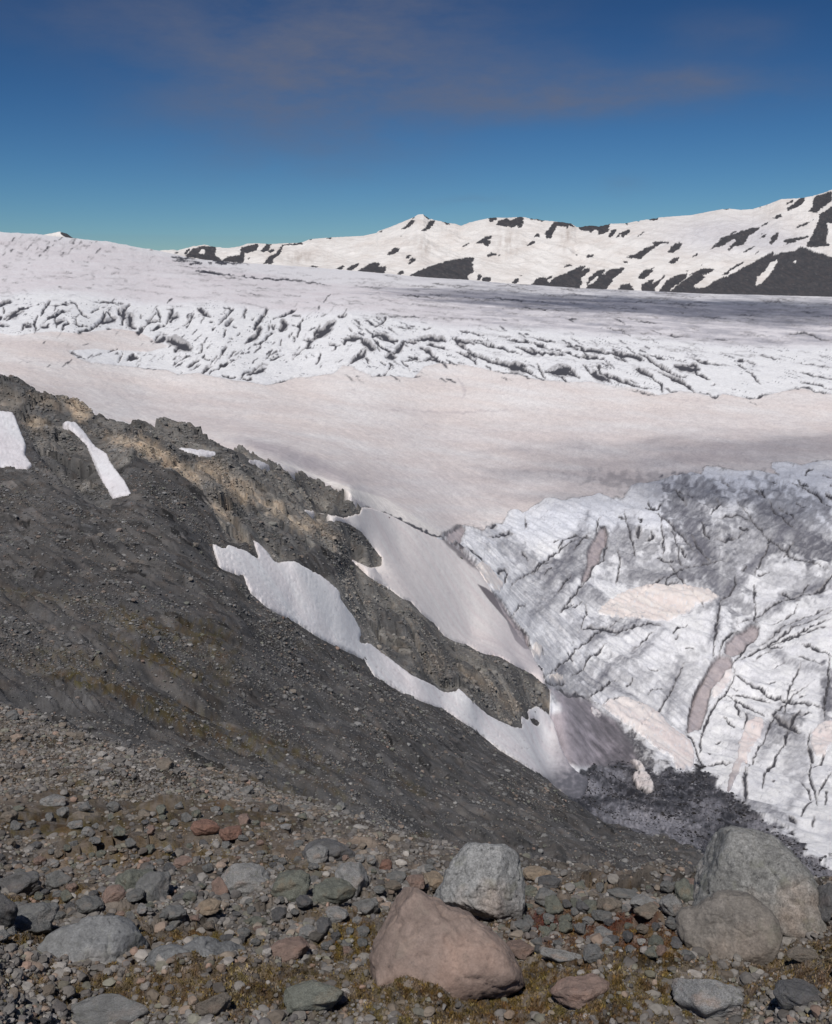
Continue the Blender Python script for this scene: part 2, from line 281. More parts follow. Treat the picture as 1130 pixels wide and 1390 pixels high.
cr(380, 400, 5.136, [
 (2.4,.8,[(20,150),(40,130),(80,120),(120,95)]),(6,.75,[(25,190),(40,215),(10,240)]),(1.5,.7,[(80,145),(150,148)]),(3,.85,[(165,170),(140,190),(140,240),(120,290)]),(2,.7,[(90,210),(125,215)]),
 (1.8,.8,[(65,285),(85,268)]),(2,.8,[(100,320),(100,290)]),(9,.65,[(380,180),(340,230),(300,260),(250,300)]),(4,.85,[(415,150),(455,140)]),(4,.9,[(240,310),(245,260),(330,235),(345,190)]),(2.4,.9,[(255,240),(280,205)]),
 (5,.65,[(170,310),(220,320),(190,365)]),(2,.85,[(150,385),(180,365),(235,365)]),(1.4,.7,[(90,450),(150,390)]),(4,.7,[(355,345),(380,350)]),(1.4,.7,[(365,385),(420,350)]),(2,.8,[(255,475),(290,410)]),(1.6,.7,[(180,425),(190,440)]),
 (1.6,.7,[(485,230),(500,245)]),(3,.85,[(665,220),(700,200),(740,165)]),(5,.75,[(430,300),(500,310),(545,300),(470,275)]),(3,.7,[(450,340),(465,310)]),(9,.7,[(590,330),(620,350),(640,375)]),(3,.85,[(560,295),(590,345)]),
 (3,.9,[(475,490),(520,440),(590,370)]),(8,.4,[(500,470),(560,425),(600,395)]),(3,.8,[(600,430),(620,470)]),(3,.7,[(640,290),(690,345),(720,370),(780,400)]),(6,.6,[(650,290),(700,275),(760,310),(820,325)]),
 (5,.7,[(740,280),(800,340)]),(7,.6,[(860,330),(840,370),(800,400)]),(2.4,.8,[(740,370),(800,410)]),(6,.55,[(740,430),(810,430)]),(2.4,.85,[(700,460),(735,485)]),(2.4,.85,[(765,510),(772,490)]),(1.3,.7,[(725,560),(760,510)]),
 (2,.8,[(850,460),(890,500),(910,530)]),(1.3,.7,[(800,220),(870,230),(960,243)]),(1.8,.8,[(1005,243),(1050,232)]),(6,.65,[(940,310),(1050,300),(1130,310)]),(4,.6,[(860,320),(950,335)]),(5,.6,[(980,370),(1040,390),(1100,440)]),
 (3,.7,[(900,430),(960,445)]),(4,.7,[(1000,455),(1060,440),(1120,470)]),(1.4,.7,[(680,360),(700,390)]),(3,.7,[(1030,340),(1130,355)]),(1.5,.6,[(860,460),(920,455),(1000,470)]),(2,.6,[(930,575),(1000,560)]),(1.3,.5,[(640,570),(750,565)])])
cr(580, 420, 4.036, [
 (7,.6,[(0,160),(60,165),(100,170)]),(3,.7,[(0,220),(50,260),(80,290),(130,295)]),(3,.6,[(0,190),(60,200),(120,220)]),(4,.7,[(140,155),(180,170),(260,190)]),(3,.7,[(260,180),(350,195),(430,220),(520,245)]),
 (4,.65,[(140,160),(200,200),(240,230)]),(5,.7,[(230,235),(300,260),(360,290)]),(4,.7,[(160,225),(230,255),(270,300)]),(9,.65,[(420,300),(500,315),(570,350)]),(7,.7,[(360,285),(430,300),(540,310)]),(2,.8,[(420,345),(450,342),(500,350)]),
 (1.4,.7,[(170,110),(240,125),(330,145)]),(2,.7,[(240,165),(340,168)]),(3,.75,[(590,155),(640,168),(700,180)]),(5,.7,[(490,205),(560,230),(650,245)]),(3,.7,[(570,180),(640,200),(690,215)]),(4,.7,[(640,240),(760,248)]),
 (2,.7,[(430,165),(520,172),(570,180)]),(3,.8,[(600,290),(625,340),(650,375)]),(12,.55,[(650,345),(740,330),(820,360)]),(4,.8,[(740,300),(790,330),(835,370)]),(3,.8,[(740,370),(760,390)]),(2,.7,[(690,210),(780,240),(850,268)]),
 (6,.65,[(840,215),(920,225),(1000,240)]),(4,.6,[(820,250),(900,258),(970,268)]),(5,.65,[(1000,235),(1060,245),(1130,260)]),(3,.8,[(855,300),(900,350),(960,385)]),(8,.45,[(900,345),(960,375),(1000,395)]),(4,.75,[(940,345),(1040,380),(1130,410)]),(2.4,.8,[(935,310),(945,345)]),
 (1.6,.7,[(1055,262),(1100,290)]),(1.3,.6,[(760,50),(830,52)]),(1.3,.5,[(970,100),(1100,120)]),(1.6,.7,[(770,200),(800,197)]),(1.4,.6,[(1110,380),(1130,388)])])
cr(850, 420, 4.036, [
 (5,.6,[(0,245),(60,262),(100,275)]),(4,.75,[(70,238),(130,270),(190,310),(300,370)]),(4,.75,[(180,340),(250,370),(300,395),(340,420),(375,455)]),(2.4,.6,[(140,250),(210,270)]),
 (8,.7,[(270,310),(340,320),(400,330)]),(4,.8,[(340,300),(380,300),(390,350)]),(3,.7,[(370,265),(420,285),(520,298)]),(3,.75,[(380,350),(460,378)]),(5,.75,[(55,320),(110,345),(150,380)]),(3,.8,[(150,380),(195,410),(200,450)]),
 (3,.6,[(0,405),(70,420),(140,435)]),(1.5,.5,[(0,430),(100,455),(180,470)]),(2,.6,[(20,380),(70,405)]),(2,.6,[(210,430),(280,450)]),(1.6,.6,[(310,370),(330,368)]),(3,.85,[(620,300),(655,325)]),(3,.8,[(615,278),(645,280)]),
 (3,.7,[(690,360),(740,405)]),(2,.5,[(660,340),(700,360)]),(1.5,.6,[(640,280),(720,300)]),(2,.6,[(915,335),(1000,350),(1130,380)]),(1.4,.5,[(920,285),(1020,300),(1130,315)]),(1.4,.55,[(700,250),(800,265),(880,282)]),
 (3,.6,[(960,400),(1040,410),(1130,440)]),(1.6,.6,[(880,435),(980,425),(1050,450),(1130,465)]),(1.4,.6,[(380,458),(440,462),(490,485),(520,465)]),(1.4,.6,[(640,485),(720,480),(800,455)]),(1.5,.55,[(680,500),(720,522)]),
 (3,.4,[(880,140),(980,125),(1060,155),(1130,180)]),(1.3,.5,[(50,60),(200,80)]),(1.3,.5,[(200,135),(350,150)]),(1.3,.5,[(420,155),(600,165)]),(2.4,.7,[(470,410),(490,405)])])
# small cracks running across the plateau
def dashes(n, box, dl, slope, w, val, jitter=.25):
    for i in range(n):
        u = random.uniform(box[0], box[2]); v = random.uniform(box[1], box[3]); L = dl*random.uniform(.4, 1.8); s = slope+random.uniform(-jitter, jitter)
        stroke(DIRT_SHADE, [(u, v), (u+L*.5, v+L*.5*s+random.uniform(-.6, .6)), (u+L, v+L*s)], w*random.uniform(.6, 1.3), val*random.uniform(.4, 1.))
dashes(110, (0, 322, 260, 395), 5, .12, 1.0, .45); dashes(50, (0, 322, 130, 352), 4, -.9, 1.2, .5)
dashes(120, (-20, 350, 560, 408), 18, .06, .8, .28, .05); dashes(80, (200, 355, 640, 420), 22, .1, .9, .36, .05)
dashes(240, (480, 383, 1130, 432), 34, .06, .9, .42, .04); dashes(170, (640, 425, 1130, 500), 26, .12, .9, .36, .06)
dashes(120, (20, 408, 480, 500), 5, -.9, 1.0, .7, .5); dashes(90, (450, 430, 900, 515), 9, .55, 1.3, .7, .3); dashes(60, (230, 348, 330, 358), 8, .1, 1.1, .8, .05)
stroke(DIRT_SHADE, [(266,367),(290,370),(318,374)], 1.8, .85); stroke(DIRT_SHADE, [(310,374),(360,378),(410,381),(450,388)], 1.4, .6)
# ---- lower icefall (right): broken, dirty ice
for a in [(905,660,95,14,8,.35,1.2),(958,668,34,20,10,.75,2),(930,690,40,28,70,.8,2),(955,745,40,42,60,.78,1.6),(1010,745,60,34,-10,.62,1.3),(1050,718,60,26,20,.72,1.4),(1105,745,40,20,5,.95,1.8),(1085,700,70,28,30,.66,1.3),
          (900,780,60,20,-5,.5,1.3),(870,735,14,10,0,.6,1.6),(885,748,10,14,20,.62,1.6),(770,770,60,20,-40,.62,1.3),(830,745,24,34,70,.55,1.4),(990,800,22,46,-25,.66,1.4),(728,815,50,26,40,.36,1.2),(700,750,46,13,32,.5,1.3),
          (670,728,24,9,5,.35,1.2),(790,862,30,14,10,.45,1.2),(778,925,46,22,-25,.6,1.2),(745,890,30,22,50,.33,1.2),(835,925,60,14,-5,.42,1.2),(880,960,60,22,20,.26,1.1),(925,925,22,46,20,.35,1.2),
          (1100,795,34,20,-25,.55,1.3),(1060,785,26,16,-10,.35,1.2),(1075,985,16,22,30,.72,1.3),(1065,1000,26,10,30,.5,1.3),(1125,950,9,36,0,.8,2),(870,838,70,5,-6,.45,1.5),
          (1000,1015,18,8,60,.3,1.3),(1080,1030,18,26,20,.4,1.2),(800,815,20,12,0,.35,1.2),(722,830,18,20,0,.3,1.2)]:
    u, v, A, B, an, va, hd = a
    blob(SMUT, u, v, A, B, an, va, hd, 1.7, int(u) % 13, 13.)
cr(780, 620, 5.65, [
 (2.2,.85,[(385,430),(405,520),(425,590),(450,680),(470,780)]),(1.8,.85,[(670,480),(668,540),(682,620),(682,700),(680,770)]),(2,.85,[(738,540),(775,640),(800,740),(822,830)]),
 (1.6,.75,[(600,420),(660,465),(740,520),(830,610),(890,680),(940,770)]),(1.8,.8,[(880,600),(920,650),(980,740),(1050,820)]),(3,.85,[(540,385),(580,405),(640,400),(670,370)]),(2,.8,[(565,350),(590,400)]),
 (1.8,.85,[(320,720),(345,780),(345,860),(325,990)]),(2,.8,[(640,780),(700,800),(760,790)]),(2,.85,[(340,465),(390,475)]),(3,.85,[(490,485),(515,490),(510,510)]),(6,.6,[(500,550),(490,620)]),(4,.7,[(560,640),(600,620),(590,570)]),
 (1.8,.8,[(170,600),(180,480),(210,470)]),(2,.75,[(0,720),(60,640),(110,620)]),(2.4,.85,[(0,1045),(60,980),(120,930),(135,860),(210,810),(250,700),(240,560)]),(1.6,.75,[(180,540),(230,540),(255,600)]),
 (2,.85,[(780,250),(795,290),(860,370)]),(2,.8,[(790,265),(860,290),(910,320)]),(2.4,.9,[(980,520),(1000,580),(1035,640)]),(3,.85,[(820,710),(850,760)]),(2.4,.85,[(600,985),(640,990),(720,990),(800,965)]),(3,.85,[(700,975),(720,940),(760,900),(880,830)])])
cr(940, 620, 5.947, [
 (2,.85,[(540,255),(570,310),(590,345)]),(2,.9,[(620,365),(680,450),(760,530),(850,600)]),(1.5,.7,[(690,400),(800,480),(880,540)]),(1.6,.75,[(480,265),(540,310)]),(3,.9,[(805,220),(870,240),(950,280),(1020,320),(1060,380),(1130,425)]),
 (2.4,.85,[(860,190),(880,220),(940,240)]),(2.4,.85,[(915,150),(925,130),(970,120)]),(1.5,.7,[(1060,160),(1130,180)]),(2,.85,[(1115,240),(1130,250)]),(4,.8,[(1090,320),(1130,340)]),(1.5,.7,[(630,200),(690,220)]),(1.5,.6,[(240,205),(300,240)]),
 (1.6,.7,[(160,520),(260,495),(400,495),(500,540)]),(3,.8,[(200,670),(260,690),(380,640),(400,620)]),(2,.85,[(380,590),(450,600)]),(2,.8,[(740,820),(770,770),(820,700)]),(2,.8,[(500,970),(540,870),(590,780),(620,700),(650,640)]),
 (3,.9,[(505,1040),(500,1100),(520,1130)]),(2,.85,[(340,1090),(350,1030),(345,960)]),(2.4,.9,[(395,920),(440,900)]),(3,.8,[(200,340),(225,380),(150,470)]),(2.4,.85,[(240,1140),(300,1120),(345,1050)]),(1.6,.7,[(720,1110),(830,1160)]),(1.6,.7,[(860,1120),(950,1030)]),
 (5,.7,[(950,1110),(1040,1070),(1130,960)]),(1.6,.7,[(700,1110),(860,1180)]),(1.6,.7,[(520,980),(620,950)]),(2.4,.7,[(840,390),(930,405)])])
cr(600, 640, 5.65, [
 (3,.85,[(20,500),(60,560),(120,630),(210,720)]),(2,.8,[(100,550),(150,580)]),(5,.6,[(130,570),(250,640),(330,700)]),(2,.8,[(215,745),(250,730)]),(4,.5,[(400,780),(480,770),(500,800)]),(2,.8,[(480,860),(500,800)]),(1.5,.6,[(340,515),(440,520),(540,500)]),
 (4,.5,[(440,490),(540,490)]),(5,.4,[(340,440),(420,420)]),(3,.9,[(895,590),(930,540),(1000,500),(1060,495),(1130,500)]),(1.6,.7,[(860,550),(895,545)]),(2,.85,[(690,780),(770,710),(850,680)]),(1.4,.7,[(790,790),(860,740)]),
 (3,.9,[(890,935),(930,880),(985,825)]),(2.4,.85,[(920,1095),(960,1020),(1040,920),(1130,830)]),(2,.8,[(1000,1050),(1080,990)]),(2,.8,[(530,1130),(560,1080),(640,1040)]),(3,.8,[(390,950),(430,1050),(520,1125)]),(4,.5,[(620,640),(660,680)]),(1.5,.5,[(640,340),(640,450)])])
cr(680, 820, 5.136, [
 (2,.85,[(0,60),(80,130),(150,190),(210,290)]),(2.4,.85,[(495,515),(560,460),(600,400),(660,340),(740,290)]),(3,.92,[(610,665),(680,610),(740,570),(800,530)]),(4,.95,[(390,600),(450,640),(530,650),(620,680)]),(2.4,.85,[(310,560),(370,580),(430,575),(450,530)]),
 (1.6,.75,[(620,690),(680,720),(760,685),(840,680),(900,690),(970,735),(1060,745),(1130,770)]),(1.6,.7,[(590,0),(600,80),(570,150),(540,200)]),(4,.6,[(560,180),(680,190),(800,200),(850,180)]),(2.4,.8,[(780,230),(850,190),(980,160),(1080,155),(1120,170)]),
 (4,.7,[(420,70),(470,30),(500,0)]),(1.6,.6,[(920,330),(1000,260),(1080,200)]),(1.6,.6,[(640,360),(700,330)]),(1.6,.7,[(880,580),(920,540)]),(2,.6,[(300,370),(290,330),(260,290)]),(3,.6,[(470,350),(500,400)]),(2,.6,[(1030,640),(1060,600),(1130,590)]),
 (2,.7,[(240,390),(270,450),(300,530)])])
cr(880, 800, 4.52, [
 (2.4,.85,[(455,60),(440,100),(430,180),(415,260),(405,340),(400,420)]),(3,.8,[(440,390),(460,330),(500,300),(560,265)]),(2.4,.85,[(655,0),(655,90)]),(1.6,.8,[(660,100),(655,200),(680,235)]),(3,.9,[(520,460),(560,420),(610,350),(670,290),(685,240)]),
 (2.6,.85,[(530,480),(545,540),(610,600),(730,655),(870,695),(1000,725),(1090,755)]),(2,.8,[(520,655),(620,660),(720,680),(760,690)]),(3.4,.9,[(485,650),(560,700),(640,750),(715,800)]),(3,.85,[(530,680),(545,740),(570,790)]),(3,.8,[(510,600),(545,625)]),
 (1.6,.75,[(735,245),(810,200),(900,150),(920,100)]),(2,.7,[(680,350),(740,320),(830,245),(930,195),(1030,150),(1130,125)]),(1.8,.75,[(800,355),(860,310),(960,270),(1050,225),(1130,195)]),(3,.8,[(740,365),(820,370)]),(3,.75,[(940,355),(1030,380),(1130,420)]),
 (1.5,.65,[(910,405),(1000,450),(1090,490)]),(1.5,.6,[(640,450),(760,380)]),(1.5,.6,[(760,500),(840,450)]),(2.4,.85,[(155,290),(180,250),(235,225)]),(1.6,.8,[(170,325),(185,285)]),(2.2,.7,[(0,220),(60,240)]),(2.6,.85,[(385,465),(340,560),(280,660),(260,740),(245,840),(225,885)]),
 (2.8,.9,[(530,540),(480,640),(410,720),(370,800),(330,900),(320,990)]),(2.4,.85,[(225,890),(270,920),(290,990)]),(2.6,.75,[(465,800),(530,865)]),(2.4,.8,[(870,635),(895,628)]),(2.4,.7,[(930,675),(965,665)]),(2,.6,[(780,735),(810,735)]),(3,.8,[(1110,420),(1110,560),(1085,700),(1080,800)]),
 (5,.8,[(760,800),(840,860),(930,900)]),(4,.9,[(870,880),(900,800),(930,760)]),(2.4,.8,[(600,760),(610,830),(580,870)]),(2,.75,[(900,800),(1000,780)]),(1.6,.7,[(230,370),(280,378)]),(2,.6,[(0,490),(60,500)]),(2,.8,[(1000,880),(980,960),(985,994)]),(1.5,.6,[(780,590),(720,590)])])
cr(880, 980, 4.52, [
 (3,.9,[(820,160),(780,250),(730,300),(710,380),(700,430)]),(3,.9,[(860,80),(830,160)]),(3,.95,[(600,250),(605,280)]),(5,.8,[(595,320),(590,400),(610,480)]),(3,.85,[(1000,260),(990,330),(1010,400),(1025,450),(1040,520)]),(5,.8,[(985,190),(1010,250)]),
 (3,.85,[(1085,215),(1060,270),(1010,300)]),(3,.8,[(1120,330),(1070,400),(1045,460)]),(3,.8,[(945,375),(980,430),(1000,480)]),(4,.8,[(870,610),(900,625)]),(3,.8,[(600,440),(600,500)]),(3,.8,[(290,180),(330,260),(310,290)]),(3,.85,[(330,100),(320,200)]),
 (2,.7,[(1100,430),(1085,520)]),(2.4,.7,[(940,600),(970,520),(1020,480)]),(4,.7,[(1020,590),(1010,650)]),(2,.6,[(420,135),(440,130)]),(3,.4,[(370,200),(380,215)]),(2,.7,[(340,280),(420,265),(520,275)]),(2,.6,[(760,390),(770,395)])])
STRK = sheet()  # soft dark streaks; the one under the oval snow is painted shading
for w, v, q in [(12,.6,[(925,690),(950,740),(968,790),(975,840)]),(8,.6,[(975,840),(968,870),(962,880)]),(10,.55,[(1090,690),(1050,740),(1000,790),(960,830)]),(9,.5,[(1130,790),(1080,810),(1030,840),(1000,872)]),(7,.45,[(1130,830),(1060,860),(1010,890)]),
  (10,.55,[(800,872),(830,858),(870,850),(900,850)]),(9,.5,[(795,770),(765,800),(735,830),(715,850)]),(8,.5,[(840,830),(800,800),(770,810)]),(9,.55,[(800,690),(790,720),(770,760),(735,800)]),(7,.5,[(700,790),(740,770),(790,760)]),
  (9,.5,[(905,860),(860,890),(820,915),(790,945)]),(7,.5,[(780,895),(760,915),(745,930)]),(8,.45,[(870,950),(830,935),(800,930)]),(11,.5,[(860,700),(850,740),(862,780),(900,790)]),(9,.5,[(880,790),(920,780),(960,790)]),
  (12,.55,[(1130,740),(1080,720),(1040,690),(1010,665)]),(7,.45,[(1100,660),(1120,690),(1130,700)]),(6,.5,[(1030,870),(1070,900),(1130,920)]),(8,.5,[(1065,940),(1055,990),(1030,1040)]),(6,.5,[(1000,960),(1030,990),(1065,1000),(1100,1010)]),
  (9,.4,[(925,890),(915,930),(905,975)]),(9,.45,[(1120,900),(1122,960),(1112,1000)]),(10,.5,[(985,1080),(1040,1100),(1090,1130)]),(8,.4,[(960,1060),(975,1090),(1000,1110)]),(6,.4,[(1095,1040),(1085,1080),(1060,1110)])]:
    stroke(STRK, q, w, v, True, 1.5)
STRK = blur(STRK, 2.6)*1.25
for q in [[(985,905),(1030,885),(1080,855),(1130,832)],[(1000,852),(1060,820),(1130,796)],[(1020,885),(1075,868),(1130,852)],[(720,940),(760,905),(800,870),(850,838)],[(690,800),(740,760),(800,722)],[(840,830),(880,800),(930,770),(990,760)],
          [(1010,1060),(1040,1000),(1060,960),(1100,930)],[(905,760),(935,800),(960,830)],[(1000,680),(1040,730),(1080,760),(1130,775)],[(860,1000),(900,960),(930,900)],[(1090,900),(1070,940),(1062,985)]]:
    stroke(DIRT_SHADE, q, 1.3, .7); stroke(CARVE, q, 1.6, .8)
# pink-brown old snow in the channels, plus the snowfield moat's painted shade
CHAN = sheet()
poly(CHAN, T(880,800,4.52,[(385,465),(430,400),(500,420),(520,450),(515,480),(470,510),(440,560),(390,620),(370,690),(360,760),(320,860),(240,890),(245,840),(260,740),(280,660),(340,560)]))
poly(CHAN, T(880,800,4.52,[(470,400),(480,340),(560,275),(640,230),(680,250),(670,300),(610,340),(560,400),(510,420)]))
poly(CHAN, T(780,620,5.65,[(165,610),(190,545),(235,540),(255,600),(240,680),(200,740),(190,810),(130,850),(110,930),(50,985),(60,930),(100,820),(100,720)]))
for p in ([(603,725),(615,719),(626,714),(632,720),(625,737),(612,735)], [(648,795),(660,800),(680,815),(700,845),(717,868),(721,884),(712,883),(700,872),(688,845),(665,818)]): poly(CHAN, p)
blob(CHAN, 625, 752, 36, 5, 42, .8, 1.5, .4)
# dirty old snow at the tongue
F2 = sheet()
poly(F2, T(680,820,5.136,[(300,565),(420,620),(620,680),(700,760),(800,800),(900,950),(960,1080),(940,1140),(560,1140),(400,1100),(330,980),(310,860),(250,710),(350,770),(435,745),(380,640)]))
F2 = blur(F2, 2.5)
for a in [(815,985,34,16,40,.55),(850,1005,40,16,40,.75),(790,960,30,12,35,.6),(860,1040,40,14,10,.75),(735,922,14,5,50,.3),(770,1010,16,22,60,.3)]:
    blob(DIRT_SHADE, a[0], a[1], a[2], a[3], a[4], a[5]*.5, 1.1, 1.2, 3, 12.)
# black debris in front of the tongue
DEB = sheet()
poly(DEB, T(700,880,2.628,[(150,480),(240,440),(330,420),(430,430),(470,440),(560,440),(640,440),(660,400),(672,450),(700,470),(740,520),(790,540),(830,560),(850,600),(920,640),(1010,700),(1060,760),(1500,900),(1500,1300),(500,1300),(160,520)]))
DEBs = blur(DEB, 2.2)
DEBW = sheet()
for a in [(778,1058,14,6,20,.6),(783,1070,12,5,10,.7),(877,1107,36,7,8,.25),(860,1118,40,8,14,.45),(930,1130,30,10,5,.3),(1075,1150,30,8,25,.3)]: blob(DEBW, a[0], a[1], a[2], a[3], a[4], a[5], 1.2, .6, 5, 8.)
for a in [(880,1112,60,12,8,.55),(835,1052,22,8,15,.4),(800,1068,24,10,20,.6),(905,1140,40,10,6,.45),(960,1100,20,16,40,.35),(1040,1125,30,14,20,.45),(1110,1180,40,16,20,.4)]: blob(DEBW, a[0], a[1], a[2], a[3], a[4], a[5], .8, 1.6, 6, 9.)
for k in range(420):
    u = random.uniform(770, 1130); v = random.uniform(1045, 1230)
    stroke(DEBW, [(u, v), (u+random.uniform(4, 16), v+random.uniform(-5, 6))], 1.1, random.uniform(.15, .5))
stroke(DEBW, T(680,820,5.136,[(540,1070),(620,1030),(740,1000),(850,992)]), 2.2, .9)
stroke(DEBW, T(700,880,2.628,[(380,420),(470,425),(540,412),(620,380)]), 2.0, .6)
for q in ([(660,880),(720,950),(735,980)], [(770,820),(850,960),(900,1040)], [(470,880),(540,960)]): stroke(DEBW, T(680,820,5.136,q), 1.1, .35)
# firn tone: darker, dustier bands, plus purple shadows painted above the ridge
TONE = sheet()
for a in [(420,628,75,11,21,.95),(360,607,45,7,16,.95),(620,655,320,30,2,.4),(1000,600,220,26,0,.4),(900,640,200,14,-4,.45),(700,675,90,14,-10,.4),(480,658,60,7,26,.55),(540,640,260,34,3,.3),(250,545,200,14,4,.28),(800,600,300,24,2,.35),(1000,612,200,18,-3,.55),(760,650,120,18,0,.35),(600,690,50,18,40,.25),(300,575,150,14,12,.4),(640,585,120,10,4,.28),
          (930,570,200,10,2,.22),(60,470,60,6,5,.25),(560,560,90,7,8,.22),(480,700,60,6,40,.3)]:
    blob(TONE, a[0], a[1], a[2], a[3], a[4], a[5], .55, .5, 4, 26.)
stroke(DIRT_SHADE, [(497,687),(515,692),(535,700),(560,713),(585,727),(603,733)], 2.6, .5, False); stroke(TONE, [(440,655),(480,668),(530,692),(560,708),(603,731)], 3, .4); stroke(TONE, [(525,556),(545,557)], 2, .6)
for q in ([(690,635),(720,633)], [(622,513),(632,530),(628,540)], [(540,556),(620,560),(700,556)]): stroke(TONE, q, 2.4, .45)
STRIP = sheet(); poly(STRIP, [(380,625),(436,648),(480,664),(525,677),(560,700),(600,725),(603,732),(560,714),(503,688),(470,668),(432,650),(385,629)]); STRIP = blur(STRIP, 1)
ICEB = sheet()      # clean bluish ice right of the firn edge
for a in [(780,705,110,22,-8,.6),(1020,660,150,20,4,.9),(1090,670,80,40,20,.8),(900,700,60,20,0,.5)]: blob(ICEB, a[0], a[1], a[2], a[3], a[4], a[5], .7, .5, 6, 20.)

# ---- hillside
ROCK = sheet()      # bedrock of the ridge
poly(ROCK, [(-300,480),(0,500),(30,505),(100,528),(150,555),(260,575),(340,603),(400,632),(473,664),(495,690),(488,698),(443,700),(413,692),(454,707),(491,722),(519,759),(517,771),(503,772),(473,757),(450,750),(430,738),(410,752),(380,765),(352,761),(335,735),(310,735),(290,700),(262,668),(240,650),(190,630),(155,640),(150,690),(120,680),(85,650),(55,620),(40,590),(20,560),(0,555),(-300,540)])
poly(ROCK, [(480,770),(503,785),(529,800),(547,813),(573,834),(603,863),(651,886),(700,904),(739,930),(765,965),(748,970),(729,958),(715,964),(709,989),(688,983),(662,970),(640,951),(621,933),(603,940),(581,927),(558,916),(529,894),(503,875),(488,873),(491,858),(480,837),(463,815),(440,785)])
ROCKs = blur(ROCK, 3)
TAN = sheet()
for a in [(100,545,16,10,40,.9),(112,560,12,14,60,.8),(48,575,14,10,0,.6),(165,598,22,9,15,.6),(205,610,30,12,25,.9),(232,630,18,10,30,.9),(255,642,22,8,35,.8),(290,640,26,12,20,.7),(330,668,26,16,30,.8),(375,690,22,10,20,.6),(415,712,20,10,10,.7),(300,690,10,26,-30,.5),(330,735,8,14,-30,.6),
          (120,545,30,10,30,.5),(440,720,30,8,30,.5),(650,925,30,8,35,.35),(690,955,20,10,40,.4),(590,900,14,20,-30,.35),(745,960,14,8,40,.3),(60,545,24,10,20,.4),(10,540,20,14,0,.25)]:
    blob(TAN, a[0], a[1], a[2], a[3], a[4], a[5], 1, .8, 2, 7.)
DARKR_SHADE = sheet()  # dark rock, and the rib's cast shadow painted to its right
for a in [(100,620,40,34,50,.8),(140,650,22,30,60,.8),(170,570,40,9,10,.7),(60,530,50,9,25,.5),(300,600,50,10,20,.5),(430,660,60,14,25,.5),(600,890,80,26,35,.4),(320,690,14,30,-50,.6),(5,525,14,26,0,.6),(490,740,26,18,50,.5)]:
    blob(DARKR_SHADE, a[0], a[1], a[2], a[3], a[4], a[5], .8, .6, 7, 12.)
MOSS = sheet()
for a in [(195,848,60,11,18,.8),(215,895,62,10,24,.95),(270,860,44,18,10,.7),(60,810,90,6,8,.4),(300,900,20,40,0,.45),(150,935,110,9,16,.8),(260,985,120,10,22,.8),(370,1010,80,8,20,.7),(110,895,50,10,12,.5),(340,1065,80,12,15,.6),(50,1010,50,14,5,.5),(420,1055,60,6,30,.5),
          (560,1070,30,6,30,.5),(560,1135,30,5,-5,.6),(420,880,20,6,20,.3),(60,1120,110,18,4,.9),(140,1075,120,12,8,.7),(60,1060,90,9,8,.7),(330,1100,90,10,14,.7),(200,1165,120,12,0,.8),(420,1180,80,10,5,.6),(200,1110,90,16,8,.65),(240,1150,110,12,8,.6),(100,1170,80,10,0,.5),(340,1130,50,12,15,.5),(100,912,12,5,30,1.),
          (480,1275,46,30,0,1.),(650,1250,30,12,0,.7),(800,1262,120,24,3,1.),(890,1290,80,20,3,1.),(40,1222,50,8,0,.9),(110,1211,28,8,0,1.),(240,1280,110,16,0,.95),(40,1275,50,12,0,.95),(160,1245,40,7,10,.8),(330,1345,260,40,0,.7),(700,1350,300,50,0,.9),(1100,1330,100,50,0,.7),(780,1205,60,8,0,.6),(420,1245,26,10,0,.6),(860,1215,30,6,0,.6),(1010,1300,80,8,0,.8)]:
    blob(MOSS, a[0], a[1], a[2], a[3], a[4], a[5], .8, 1.5, 9, 10. if a[1] < 1100 else 16.)
RUBBLE = sheet()    # coarse rubble of the near slope
poly(RUBBLE, [(-300,955),(0,965),(60,985),(130,1010),(200,1028),(300,1055),(420,1085),(470,1110),(560,1150),(640,1175),(740,1190),(850,1200),(950,1205),(1440,1215),(1440,1500),(-300,1500)])
RUBs = blur(RUBBLE, 5)
